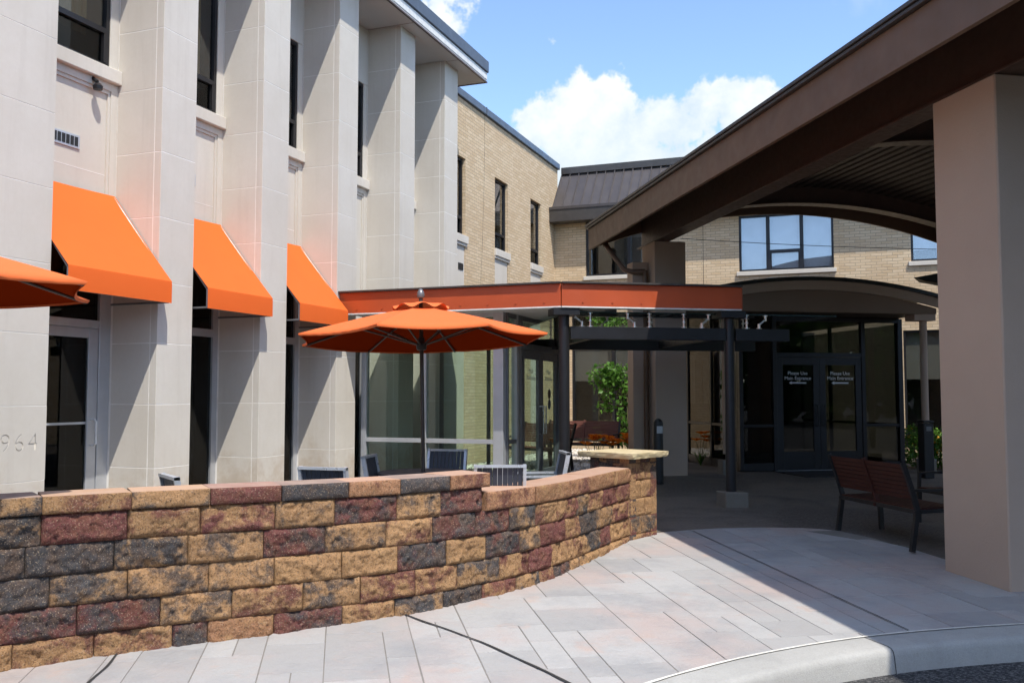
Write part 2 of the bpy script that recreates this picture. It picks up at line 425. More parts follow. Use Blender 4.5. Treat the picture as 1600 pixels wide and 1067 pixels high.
class MB:
    """collects shapes of one part"""
    def __init__(s): s.v = []; s.f = []
    def add(s, v, f):
        o = len(s.v); s.v += [tuple(x) for x in v]; s.f += [tuple(i + o for i in q) for q in f]
    def box(s, lo, hi):
        x0, y0, z0 = lo; x1, y1, z1 = hi
        s.add([(x0, y0, z0), (x1, y0, z0), (x1, y1, z0), (x0, y1, z0), (x0, y0, z1), (x1, y0, z1), (x1, y1, z1), (x0, y1, z1)],
              [(3, 2, 1, 0), (4, 5, 6, 7), (0, 1, 5, 4), (1, 2, 6, 5), (2, 3, 7, 6), (3, 0, 4, 7)])
    def tube(s, pts, r, n=8, cap=True):
        pts = [Vector(p) for p in pts]; rs = r if isinstance(r, (list, tuple)) else [r] * len(pts)
        o = len(s.v); ring = []
        up = Vector((.13, .27, .95))
        for i, p in enumerate(pts):
            t = (pts[min(i + 1, len(pts) - 1)] - pts[max(i - 1, 0)]).normalized()
            a = t.cross(up)
            if a.length < .05: a = t.cross(Vector((1, 0, 0)))
            a.normalize(); b = t.cross(a)
            for k in range(n):
                q = 2 * math.pi * k / n
                s.v.append(tuple(p + (a * math.cos(q) + b * math.sin(q)) * rs[i]))
        for i in range(len(pts) - 1):
            for k in range(n):
                k2 = (k + 1) % n
                s.f.append((o + i * n + k, o + i * n + k2, o + (i + 1) * n + k2, o + (i + 1) * n + k))
        if cap:
            s.f.append(tuple(o + k for k in range(n))[::-1]); e = o + (len(pts) - 1) * n
            s.f.append(tuple(e + k for k in range(n)))
    def bar(s, p, q, w, h, up=(0, 0, 1)):
        """rectangular bar from p to q"""
        p, q = Vector(p), Vector(q); t = (q - p).normalized(); u = Vector(up)
        a = t.cross(u)
        if a.length < .02: a = t.cross(Vector((1, 0, 0)))
        a.normalize(); b = a.cross(t)
        v = []
        for c in (p, q):
            for (i, j) in ((-1, -1), (1, -1), (1, 1), (-1, 1)): v.append(c + a * (i * w / 2) + b * (j * h / 2))
        s.add(v, [(3, 2, 1, 0), (4, 5, 6, 7), (0, 1, 5, 4), (1, 2, 6, 5), (2, 3, 7, 6), (3, 0, 4, 7)])
    def lathe(s, prof, n=16, c=(0, 0, 0)):
        o = len(s.v)
        for (r, z) in prof:
            for k in range(n):
                q = 2 * math.pi * k / n; s.v.append((c[0] + r * math.cos(q), c[1] + r * math.sin(q), c[2] + z))
        for i in range(len(prof) - 1):
            for k in range(n):
                k2 = (k + 1) % n; s.f.append((o + i * n + k, o + i * n + k2, o + (i + 1) * n + k2, o + (i + 1) * n + k))
        s.f.append(tuple(o + k for k in range(n))[::-1]); e = o + (len(prof) - 1) * n; s.f.append(tuple(e + k for k in range(n)))
    def prism(s, poly, z0, z1):
        n = len(poly); v = [(x, y, z0) for x, y in poly] + [(x, y, z1) for x, y in poly]
        ar = sum(poly[i][0] * poly[(i + 1) % n][1] - poly[(i + 1) % n][0] * poly[i][1] for i in range(n))
        f = [tuple(range(n))[::-1], tuple(range(n, 2 * n))] + [(i, (i + 1) % n, n + (i + 1) % n, n + i) for i in range(n)]
        if ar < 0: f = [q[::-1] for q in f]
        s.add(v, f)
    def build(s, name, mat, parent=None, smooth=False, bev=0, loc=(0, 0, 0), rot=(0, 0, 0)):
        me = pyd(name, s.v, s.f)
        if bev:
            bm = bmesh.new(); bm.from_mesh(me); bmesh.ops.bevel(bm, geom=bm.edges[:], offset=bev, segments=1, affect='EDGES'); bm.to_mesh(me); bm.free()
        if smooth:
            me.polygons.foreach_set('use_smooth', [True] * len(me.polygons))
            me.set_sharp_from_angle(angle=R(38))
        return obj(name, me, mat, parent, loc, rot)
def fcurve_text(name, body, size, mat, parent, loc, rot, depth=.001, align='CENTER', spacing=1.0):
    cu = bpy.data.curves.new(name, 'FONT'); cu.body = body; cu.size = size; cu.extrude = depth
    cu.align_x = align; cu.align_y = 'CENTER'; cu.space_line = 1.0; cu.space_character = spacing
    t = bpy.data.objects.new(name, cu); col.objects.link(t)
    dg = bpy.context.evaluated_depsgraph_get(); me = bpy.data.meshes.new_from_object(t.evaluated_get(dg))
    bpy.data.objects.remove(t); bpy.data.curves.remove(cu)
    me.materials.clear()
    return obj(name, me, mat, parent, loc, rot)

# frame of the entrance drive: b to the right (e2), a away (e1)
ANG = R(31.2)
E1 = Vector((-math.sin(ANG), math.cos(ANG), 0)); E2 = Vector((math.cos(ANG), math.sin(ANG), 0))
def ab(a, b, z=0): return E1 * a + E2 * b + Vector((0, 0, z))
def gz(a): return min(-.075 + .0277 * (a - 8.1), .12)
def gz_xy(x, y): return gz(E1.x * x + E1.y * y)

FX, WX, BX, YW = -7.25, -7.89, -7.88, 24.27
# ================================================================== SETTING
# road: one sheet to the horizon
structure(obj('road', pyd('road', [(-900, -900, -.30), (900, -900, -.30), (900, 900, -.30), (-900, 900, -.30)], [(0, 1, 2, 3)]), 'asphalt'))
# kerb line (pavement side) as a(b)
KERB = [(-14, -6.0), (-8, -1.6), (-4, 1.35), (-2, 2.80), (-1, 3.52), (0, 4.22), (1, 4.92), (1.81, 5.42), (2.34, 5.70), (2.94, 5.92), (3.42, 6.06), (4.03, 6.17), (5.1, 6.22), (6.5, 6.18), (9, 6.05), (16, 5.9)]
def kerb_a(b):
    for (b0, a0), (b1, a1) in zip(KERB, KERB[1:]):
        if b <= b1:
            t = (b - b0) / (b1 - b0); return a0 + (a1 - a0) * t
    return KERB[-1][1]
def smooth_kerb():
    bs = [-14 + i * .1 for i in range(300)]
    ka = [sum(kerb_a(b + d) for d in (-.5, -.3, -.15, 0, .15, .3, .5)) / 7 for b in bs]
    return bs, ka
KB, KA = smooth_kerb()
def kerb_s(b):
    i = max(0, min(len(KB) - 2, int((b + 14) / .1))); t = (b - KB[i]) / .1
    return KA[i] + (KA[i + 1] - KA[i]) * max(0, min(1, t))
# edge between the stamped pavers and the aggregate drive, a(b)
ARC = [(-20, 10.3), (3.0, 10.1), (3.68, 10.38), (4.32, 10.55), (5.13, 10.52), (5.6, 10.40), (5.85, 10.2), (5.98, 9.9), (6.04, 9.3), (6.06, 8.9)]
def arc_a(b):
    for (b0, a0), (b1, a1) in zip(ARC, ARC[1:]):
        if b <= b1: return a0 + (a1 - a0) * (b - b0) / (b1 - b0)
    return ARC[-1][1]
# concrete base of pavement (joint bed) and drive: one gently sloping slab
def slab_sheet(name, polyfun, mat, dz):
    v, f = [], []
    nb = len(KB)
    rows = [0, .5, 1, 1.5, 2, 3, 4, 5, 6, 7, 9, 12, 20, 34]
    for i, b in enumerate(KB):
        a0 = kerb_s(b)
        for r in rows:
            a = a0 + r; v.append(ab(a, b, gz(a) + dz))
    m = len(rows)
    for i in range(nb - 1):
        for j in range(m - 1): f.append((i * m + j, (i + 1) * m + j, (i + 1) * m + j + 1, i * m + j + 1))
    return structure(obj(name, pyd(name, v, f), mat))
drive = slab_sheet('drive_floor', None, 'drive_floor', -.004)
# kerb: solid with a rounded nose
def kerb_mesh():
    prof = [(.0, .002), (-.23, -.004), (-.262, -.012), (-.280, -.03), (-.288, -.06), (-.305, -.175), (-.305, -.4), (.0, -.4)]
    v, f = [], []; m = len(prof)
    for i, b in enumerate(KB):
        a0 = KA[i]
        t = Vector((.1, (KA[min(i + 1, len(KA) - 1)] - KA[max(i - 1, 0)]) / (2 if 0 < i < len(KA) - 1 else 1), 0)).normalized()  # (b,a)
        nrm = Vector((-t.y, t.x, 0))
        for (o, z) in prof:
            bb = b + nrm.x * o; aa = a0 + nrm.y * o
            v.append(ab(aa, bb, gz(a0) + z))
    for i in range(len(KB) - 1):
        for j in range(m):
            j2 = (j + 1) % m; f.append((i * m + j, i * m + j2, (i + 1) * m + j2, (i + 1) * m + j))
    return pyd('kerb', v, f, True)
kerb = structure(obj('kerb', kerb_mesh(), 'concrete')); kerb.data.set_sharp_from_angle(angle=R(40))
def kerb_joint(b):
    i = int((b + 14) / .1); a0 = KA[i]; t = Vector((.2, KA[i + 1] - KA[i - 1], 0)).normalized(); nrm = Vector((-t.y, t.x, 0)); v, f = [], []
    for (o, z) in [(-.005, .004), (-.23, -.002), (-.264, -.010), (-.283, -.029), (-.291, -.06), (-.307, -.17)]:
        for sg in (-.003, .003):
            bb = KB[i] + nrm.x * o + t.x * sg; aa = a0 + nrm.y * o + t.y * sg; v.append(ab(aa, bb, gz(a0) + z))
    f = [(2 * k, 2 * k + 1, 2 * k + 3, 2 * k + 2) for k in range(5)]
    return obj('kerb_joint', pyd('kerb_joint', v, f), 'joint_dark', kerb)
for b_ in (.6, 3.75, 6.9): kerb_joint(b_)
def strip_on_ground(name, pts, w, mat, dz, parent, wob=.0):
    """thin strip along (a,b) points lying dz above the pavers"""
    P = []
    for (p, q) in zip(pts, pts[1:]):
        n = max(1, int(math.hypot(q[0] - p[0], q[1] - p[1]) / .06))
        for k in range(n): P.append((p[0] + (q[0] - p[0]) * k / n, p[1] + (q[1] - p[1]) * k / n))
    P.append(pts[-1]); v, f = [], []
    for i, (a, b) in enumerate(P):
        p, q = P[max(i - 1, 0)], P[min(i + 1, len(P) - 1)]
        t = Vector((q[0] - p[0], q[1] - p[1], 0)).normalized(); nx, ny = -t.y, t.x
        ww = w * (1 + .5 * mnoise.noise((a * 4, b * 4, 1))) / 2; o = wob * mnoise.noise((a * 2.3, b * 2.3, 9))
        for sgn in (-1, 1):
            aa, bb = a + nx * (sgn * ww + o), b + ny * (sgn * ww + o); v.append(ab(aa, bb, gz(aa) + dz))
    for i in range(len(P) - 1): f.append((2 * i, 2 * i + 1, 2 * i + 3, 2 * i + 2))
    return obj(name, pyd(name, v, f), mat, parent)
v, f = [], []
bs = [-12 + i * .15 for i in range(121)]
for b in bs:
    if b > 6.05: break
    a0, a1 = kerb_s(b), arc_a(b)
    for t in range(9):
        a = a0 + (a1 - a0) * t / 8; v.append(ab(a, b, gz(a) + .001))
n = len(v) // 9
for i in range(n - 1):
    for j in range(8): f.append((i * 9 + j, (i + 1) * 9 + j, (i + 1) * 9 + j + 1, i * 9 + j + 1))
pave = structure(obj('pavement', pyd('pavement', v, f), 'joint_bed'))

# stone wall path (outer face at the ground)
CXP = [0.0033201510216249617, -0.04790464339917787, 0.15811092190182952, 0.484885726301013, -5.05022400770115]
CYP = [-0.0018779132141290616, 0.024686272507314054, -0.07298831284700438, 0.8273655413022312, 4.3377355102560715]
def pol(c, s):
    r = 0
    for k in c: r = r * s + k
    return r
def wall_pt(s):
    if s < 0:
        p, t = wall_pt(0), (wall_pt(.02) - wall_pt(0)).normalized(); return p + t * s
    return Vector((pol(CXP, s), pol(CYP, s), 0))
def wall_n(s):
    t = (wall_pt(s + .02) - wall_pt(s - .02)).normalized(); return Vector((t.y, -t.x, 0))
# patio polygon (inside the wall)
inner = [wall_pt(s) - wall_n(s) * .22 for s in [-.3 + i * .3 for i in range(23)]]
PATIO = [(-4.5, 0), (-4.6, 2.6), (-4.85, 4.02)] + [(p.x, p.y) for p in inner] + [(-2.75, 10.6), (-3.3, 11.6), (-3.3, 17), (-7.86, 17), (-7.86, 0)]
def inside(poly, x, y):
    c = False; n = len(poly)
    for i in range(n):
        x0, y0 = poly[i]; x1, y1 = poly[(i + 1) % n]
        if (y0 > y) != (y1 > y) and x < (x1 - x0) * (y - y0) / (y1 - y0) + x0: c = not c
    return c
m = MB(); m.prism(PATIO, -.3, .08); structure(m.build('patio_floor', 'patio_floor'))

# pavers: random ashlar on a .3 m grid in the (a,b) frame
def clip(poly, fn):
    out = []
    for i in range(len(poly)):
        p, q = poly[i], poly[(i + 1) % len(poly)]; fp, fq = fn(p), fn(q)
        if fp >= 0: out.append(p)
        if (fp >= 0) != (fq >= 0):
            t = fp / (fp - fq); out.append((p[0] + (q[0] - p[0]) * t, p[1] + (q[1] - p[1]) * t))
    return out
random.seed(23)
U = .20; b0g, a0g = -3.09, 2.4
NBG, NAG = 46, 41
used = [[False] * NAG for _ in range(NBG)]
sizes = [(2, 3), (2, 3), (2, 2), (3, 2), (2, 4), (3, 3), (3, 4), (1, 3), (1, 2), (4, 3), (2, 5)]
npav = 0
for ia in range(NAG):
    for ib in range(NBG):
        if used[ib][ia]: continue
        opts = sizes[:]; random.shuffle(opts)
        for (sb, sa) in opts + [(1, 1)]:
            if ib + sb > NBG or ia + sa > NAG: continue
            # the long straight joint is never crossed
            if ib < 36 < ib + sb: continue
            if any(used[ib + i][ia + j] for i in range(sb) for j in range(sa)): continue
            break
        for i in range(sb):
            for j in range(sa): used[ib + i][ia + j] = True
        g = .0022 + random.uniform(0, .0016)
        B0, B1, A0, A1 = b0g + ib * U + g, b0g + (ib + sb) * U - g, a0g + ia * U + g, a0g + (ia + sa) * U - g
        poly = [(B0, A0), (B1, A0), (B1, A1), (B0, A1)]
        poly = clip(poly, lambda p: 6.045 - p[0])
        if len(poly) < 3: continue
        k0, k1 = kerb_s(B0), kerb_s(B1)
        poly = clip(poly, lambda p: p[1] - (k0 + (k1 - k0) * (p[0] - B0) / (B1 - B0)) - .006)
        if len(poly) < 3: continue
        c0, c1 = arc_a(B0), arc_a(B1)
        poly = clip(poly, lambda p: (c0 + (c1 - c0) * (p[0] - B0) / (B1 - B0)) - p[1])
        if len(poly) < 3: continue
        cb = sum(p[0] for p in poly) / len(poly); ca = sum(p[1] for p in poly) / len(poly)
        w = [ab(p[1], p[0]) for p in poly]
        if all(inside(PATIO, q.x, q.y) for q in w): continue
        if ca < kerb_s(cb) or math.hypot(ca, cb) > 13 or cb < -3.0: continue
        tilt = random.uniform(-.0012, .0012); lift = .0048 + random.uniform(-.0008, .0008)
        V, F = [], []
        top, bot = [], []
        ctr = ab(ca, cb, gz(ca))
        for (pb, pa) in poly:
            sh = .004; d = math.hypot(pb - cb, pa - ca) or 1
            tb, ta = pb + (cb - pb) / d * sh, pa + (ca - pa) / d * sh
            top.append(ab(ta, tb, gz(ta) + lift + tilt) - ctr); bot.append(ab(pa, pb, gz(pa) - .004) - ctr)
        n = len(poly); V = bot + top
        F = [tuple(range(n, 2 * n))] + [(i, (i + 1) % n, n + (i + 1) % n, n + i) for i in range(n)]
        obj('paver', pyd('paver', V, F), 'paver', pave, ctr); npav += 1
# sealant line along the kerb, saw cuts and the crack-like control joints
strip_on_ground('sealant_line', [(kerb_s(b), b) for b in [-3 + .2 * i for i in range(56)]], .022, 'sealant', .010, pave)
strip_on_ground('control_joint', [(7.3, .46), (6.9, .70), (6.42, .97), (6.0, 1.17), (5.57, 1.35), (5.25, 1.48)], .018, 'joint_dark', .0135, pave, .02)
strip_on_ground('control_joint', [(6.56, -1.44), (6.05, -1.47), (4.6, -1.50)], .016, 'joint_dark', .0135, pave, .02)
strip_on_ground('control_joint', [(10.38, 4.11), (8.0, 4.11), (6.19, 4.11)], .011, 'joint_dark', .0135, pave, .0)

# ================================================================== STONE WALL
COL = {'T': (.545, .325, .165), 'R': (.21, .08, .076), 'K': (.095, .095, .102), 'O': (.47, .25, .14)}
ALP = {'T': .1, 'K': .5, 'R': .9}
def block_mesh(w, h, d, seed, amp=.026, topmat=False, both=False):
    """split-face block: x along, -y is the rough outer face, z up, origin at the bottom middle of the outer face"""
    nx = max(5, int(w / .0125)); nz = max(4, int(h / .0125))
    v, f = [], []
    rnd = random.Random(seed); off = rnd.uniform(0, 100); tx, tz = rnd.uniform(-.5, .5), rnd.uniform(-.6, .4)
    for j in range(nz + 1):
        for i in range(nx + 1):
            u, q = i / nx, j / nz
            x = -w / 2 + w * u; z = h * q
            e = min(u, 1 - u) * w; g = min(q, 1 - q) * h
            fal = min(1, e / .026) * min(1, g / .026)
            big = mnoise.fractal((x * 5 + off, z * 5, off), 1.0, 2.0, 4)
            sml = mnoise.fractal((x * 30 + off, z * 30, off * .7), .7, 2.1, 3)
            rg = .5 - abs(mnoise.noise((x * 13 + off, z * 13 + 3, off * 1.3)))
            o = fal * (amp * .55 * rg + amp * (.55 + .5 * tx * (u - .5) * 2 + .55 * tz * (q - .5) * 2) + amp * .8 * big) + (.3 + .7 * fal) * amp * .5 * sml
            v.append((x, -max(o, -.006), z))
    k = nx + 1
    for j in range(nz):
        for i in range(nx): f.append((j * k + i, j * k + i + 1, (j + 1) * k + i + 1, (j + 1) * k + i))
    nfront = len(f)
    o = len(v)
    v += [(-w / 2, d, 0), (w / 2, d, 0), (w / 2, d, h), (-w / 2, d, h)]
    topr = [nz * k + i for i in range(nx + 1)]; botr = [i for i in range(nx + 1)]
    lef = [j * k for j in range(nz + 1)]; rig = [j * k + nx for j in range(nz + 1)]
    ft = len(f); f.append(tuple(topr) + (o + 2, o + 3))
    f.append(tuple(reversed(botr)) + (o, o + 1)); f.append(tuple(lef[::-1])[::-1] + (o + 3, o)); f.append(tuple(reversed(rig)) + (o + 1, o + 2))
    f.append((o + 1, o, o + 3, o + 2))
    me = pyd('block', v, f)
    bm = bmesh.new(); bm.from_mesh(me); bmesh.ops.recalc_face_normals(bm, faces=bm.faces[:]); bm.to_mesh(me); bm.free()
    me.materials.append(M['block'])
    sm = [False] * len(me.polygons)
    for i in range(nfront): sm[i] = True
    me.polygons.foreach_set('use_smooth', sm)
    if topmat:
        me.materials.append(M['cap_top']); me.polygons[ft].material_index = 1
    return me
gw = thing('garden_wall', 'curved low wall of tan, burgundy and charcoal split-face blocks around the patio', 'stone wall', (0, 0, 0))
ROWS = {
 'cap': (.835, .115, [-.32, -.04, .21, .76, 1.27, 1.76, 2.26, 2.69, 3.16, 3.60], 'R KT TR TK R K OR K OR'),
 'low': (.635, .155, [3.56, 4.22, 4.84, 5.52, 6.08, 6.60], 'OR OT OR OT OT'),
 1: (.635, .2, [-.32, .21, .74, 1.21, 1.72, 2.16, 2.67, 3.08, 3.53], 'KT R TR RT TK RK TK RK'),
 2: (.435, .2, [-.33, .12, .66, 1.13, 1.64, 2.09, 2.58, 3.0, 3.45, 3.87, 4.25, 4.63, 5.04, 5.31, 5.73, 6.18, 6.60], 'KR K KT TK RK TK TR KR RK KT TR RT KT TR R RT'),
 3: (.235, .2, [-.32, -.2, .27, .75, 1.27, 1.72, 2.22, 2.68, 3.14, 3.57, 4.01, 4.33, 4.8, 5.11, 5.57, 6.03, 6.60], 'R K KT TK TK T T KR T KR TK R TR K TK RT'),
 4: (.035, .2, [-.32, -.08, .44, .96, 1.43, 1.93, 2.37, 2.84, 3.25, 3.74, 4.14, 4.52, 4.96, 5.26, 5.67, 5.99, 6.39, 6.60], 'T RK RK TK TR TK RT TR KT RT R TR TR KT RK T TR'),
 5: (-.165, .2, [-.32, .06, .55, 1.04, 1.27, 1.72, 2.23, 2.66, 3.11, 3.53, 3.96, 4.31, 4.56, 4.89, 5.25, 5.59, 5.96, 6.34, 6.60], 'T TR TR KR OT RK TR KT K RT KT RT KR TK T TR T TR'),
 6: (-.365, .2, [-.32, 0, .4], 'T T'),
}
seed = 1
random.seed(5)
for key, (z0, h, ss, cs) in ROWS.items():
    cs = cs.split()
    iscap = key in ('cap', 'low')
    for i in range(len(ss) - 1):
        s0, s1 = ss[i], ss[i + 1]
        P, Q = wall_pt(s0), wall_pt(s1); w = (Q - P).length - .004
        t = (Q - P).normalized(); nrm = Vector((t.y, -t.x, 0)); mid = (P + Q) / 2
        out = (.028 if iscap else 0) + random.uniform(-.004, .004)
        depth = .36 if iscap else .26
        me_ = block_mesh(w, h - (.002 if not iscap else 0), depth, seed, .015 if iscap else .030, iscap); seed += 1
        o = obj('cap_stone' if iscap else 'block', me_, None, gw, mid + nrm * out + Vector((0, 0, z0)), (random.uniform(-.006, .006), 0, math.atan2(t.y, t.x) + random.uniform(-.006, .006)))
        c = cs[i % len(cs)]
        base = COL[c[0]]; k = random.uniform(.85, 1.15)
        sec = c[1] if len(c) > 1 else c[0] if c[0] in ALP else 'T'
        o.color = (base[0] * k, base[1] * k, base[2] * k, ALP[sec])
# dark core so that joints read as recesses
core = MB(); vv = []
ks = [-.31 + i * .15 for i in range(47)]
for s in ks:
    top = .80 if s < 3.5 else .60
    p0 = wall_pt(s) - wall_n(s) * .05; p1 = wall_pt(s) - wall_n(s) * .24
    vv += [(p0.x, p0.y, -.35), (p0.x, p0.y, top), (p1.x, p1.y, top), (p1.x, p1.y, -.35)]
ff = [(i * 4 + j, (i + 1) * 4 + j, (i + 1) * 4 + (j + 1) % 4, i * 4 + (j + 1) % 4) for i in range(len(ks) - 1) for j in range(4)] + [(3, 2, 1, 0), tuple(len(vv) - 4 + j for j in range(4))]
core.add(vv, ff); core.build('core', 'joint_bed', gw)
# end pier
pc = Vector((-2.42, 10.15, 0)); ax1 = Vector((.365, .931, 0)); ax2 = Vector((-.931, .365, 0))
PS = .56
pier = thing('wall_pier', 'square stone pier with a tan flagstone top at the end of the curved wall', 'stone pier', pc + (ax1 + ax2) * PS / 2, math.atan2(ax1.y, ax1.x))
# local x along ax1, local y along ax2 (ax2 = x rotated +90)
h2 = PS / 2
PROWS = [(-.165, .2, ('TR', 'RT')), (.035, .2, ('TK', 'K')), (.235, .2, ('T', 'T')), (.435, .2, ('T', 'TR')), (.635, .2, ('TR', 'TR')), (.835, .055, ('OT', 'RK'))]
for r, (z0, hh, cc) in enumerate(PROWS):
    spl = (.24, .32) if r % 2 else (.32, .24)
    for (dx, dy, rz, fc) in ((0, -1, 0, 0), (-1, 0, -math.pi / 2, 1), (1, 0, math.pi / 2, 2), (0, 1, math.pi, 3)):
        x = -PS / 2
        for bi, w in enumerate(spl):
            me_ = block_mesh(w - .004, hh - .003, .12, seed, .016 if hh > .1 else .008); seed += 1
            cx = x + w / 2; x += w
            cr, sr = math.cos(rz), math.sin(rz)
            lx, ly = cx * cr + (h2 - .012) * sr, cx * sr - (h2 - .012) * cr
            o = obj('block', me_, None, pier, (lx, ly, z0), (0, 0, rz))
            c = cc[bi] if fc == 0 else random.choice(('T', 'TR', 'TK', 'KR', 'R'))
            base = COL[c[0]]; k = random.uniform(.9, 1.15); o.color = (base[0] * k, base[1] * k, base[2] * k, ALP[c[1] if len(c) > 1 else 'T'])
box('core', (-h2 + .04, -h2 + .04, -.2), (h2 - .04, h2 - .04, .885), 'joint_bed', pier, 0)
# ragged flagstone top
def slab_top(w, d, z0, z1):
    n = 120; ring = []
    for i in range(n):
        t = i / n * 4; s = int(t); u = t - s
        c = [(-1, -1), (1, -1), (1, 1), (-1, 1)][s]; e = [(-1, -1), (1, -1), (1, 1), (-1, 1)][(s + 1) % 4]
        ring.append(((c[0] + (e[0] - c[0]) * u) * w / 2, (c[1] + (e[1] - c[1]) * u) * d / 2))
    v, f = [], []
    lev = [z0, z0 + (z1 - z0) * .35, z0 + (z1 - z0) * .7, z1]
    for j, z in enumerate(lev):
        for (x, y) in ring:
            k = 1 + (.022 if j < 3 else .010) * mnoise.noise((x * 17, y * 17, j * 2.7)) - (.035 if j == 0 else .012 if j == 1 else .002 if j == 3 else 0)
            v.append((x * k, y * k, z + (.004 if j < 3 else .0012) * mnoise.noise((x * 13, y * 13, 4 + j))))
    for j in range(3):
        for i in range(n):
            i2 = (i + 1) % n; f.append((j * n + i, j * n + i2, (j + 1) * n + i2, (j + 1) * n + i))
    f.append(tuple(range(n))[::-1])
    v.append((0, 0, z1 + .004)); c = len(v) - 1
    for i in range(n): f.append((3 * n + i, 3 * n + (i + 1) % n, c))
    return pyd('cap', v, f)
obj('flagstone_cap', slab_top(.74, .78, .89, .952), 'flag', pier)

# ================================================================== LIMESTONE BUILDING
lb = thing('limestone_building', 'pale limestone two-storey building with tall square pillars and a flat overhanging roof', 'building', (FX, 8, 0))
def L(p): return (p[0] - FX, p[1] - 8, p[2])       # world -> building local
def lbox(name, lo, hi, mat, parent=None, bev=.004): return box(name, L(lo), L(hi), mat, parent or lb, bev)
SOF = 7.97
COURSES = [.08, .80, 1.50, 2.18, 2.86, 3.59, 4.33, 5.06, 5.75, 6.48, 7.22, SOF]
J = .006                                            # joint width
def pillar(y0, y1):
    p = lbox('pillar', (WX - .05, y0 + .0015, 0), (FX - .0015, y1 - .0015, SOF - .002), 'mortar_white', lb, 0)
    off = Vector(p.location)
    for z0, z1 in zip(COURSES, COURSES[1:]):
        # front slab (its edge shows on the near side), near-side slab, far-side slab
        def sl(lo, hi):
            lo, hi = Vector(L(lo)), Vector(L(hi)); c = (lo + hi) / 2; s = hi - lo
            obj('stone_slab', boxmesh(s.x, s.y, s.z, .003, 'limestone'), None, p, c - off)
        sl((FX - .095, y0, z0 + J / 2), (FX, y1, z1 - J / 2))
        sl((WX + .002, y0, z0 + J / 2), (FX - .095 - J, y0 + .06, z1 - J / 2))
        sl((WX + .002, y1 - .06, z0 + J / 2), (FX - .095 - J, y1, z1 - J / 2))
    return p
PIL = [(8.09, 8.655), (9.95, 10.535), (11.82, 12.38), (13.80, 14.35), (15.60, 16.20)]
for y0, y1 in PIL: pillar(y0, y1)
# wide first pier with the engraved year
pier0 = lbox('corner_pier', (WX - .05, 5.15, 0), (FX - .014, 6.6385, SOF - .002), 'mortar_white', lb, 0)
off0 = Vector(pier0.location)
for z0 in COURSES[1:-1]:
    lo, hi = Vector(L((FX - .013, 5.15, z0 - J / 2 + .0002))), Vector(L((FX - .0015, 6.6385, z0 + J / 2 - .0002)))
    obj('mortar_joint', boxmesh(*(hi - lo), 0, 'mortar_white'), None, pier0, (lo + hi) / 2 - off0)
for ci, (z0, z1) in enumerate(zip(COURSES, COURSES[1:])):
    ys = [5.15, 6.64]
    for ya, yb in zip(ys, ys[1:]):
        lo, hi = Vector(L((FX - .095, ya + 0, z0 + J / 2))), Vector(L((FX, yb - (J / 2 if yb < 6.6 else 0), z1 - J / 2)))
        c = (lo + hi) / 2; s_ = hi - lo
        if ci == 1 and yb > 6.6:
            # slab with the year cut into it
            bm = bmesh.new(); bmesh.ops.create_cube(bm, size=1); bmesh.ops.scale(bm, vec=s_, verts=bm.verts)
            me_ = bpy.data.meshes.new('year_slab'); bm.to_mesh(me_); bm.free(); me_.materials.append(M['limestone'])
            o = obj('stone_slab', me_, None, pier0, c - off0)
            cu = bpy.data.curves.new('digits', 'FONT'); cu.body = '1964'; cu.size = .245; cu.extrude = .009; cu.offset = -.006
            cu.align_x = 'RIGHT'; cu.align_y = 'CENTER'; cu.space_character = 1.22
            t = bpy.data.objects.new('digits', cu); col.objects.link(t)
            dg = bpy.context.evaluated_depsgraph_get(); tm = bpy.data.meshes.new_from_object(t.evaluated_get(dg)); bpy.data.objects.remove(t)
            t = bpy.data.objects.new('cutter', tm); col.objects.link(t)
            t.rotation_euler = (R(90), 0, R(90)); t.location = (FX, 6.555, 1.155)
            md = o.modifiers.new('cut', 'BOOLEAN'); md.operation = 'DIFFERENCE'; md.object = t; md.solver = 'EXACT'
            bpy.context.view_layer.update(); dg = bpy.context.evaluated_depsgraph_get()
            nm = bpy.data.meshes.new_from_object(o.evaluated_get(dg)); o.modifiers.clear(); o.data = nm
            bpy.data.objects.remove(t)
        else:
            obj('stone_slab', boxmesh(s_.x, s_.y, s_.z, .003, 'limestone'), None, pier0, c - off0)
    lo, hi = Vector(L((WX + .002, 6.58, z0 + J / 2))), Vector(L((FX - .095 - J, 6.64, z1 - J / 2))); c = (lo + hi) / 2; s_ = hi - lo
    obj('stone_slab', boxmesh(s_.x, s_.y, s_.z, .003, 'limestone'), None, pier0, c - off0)

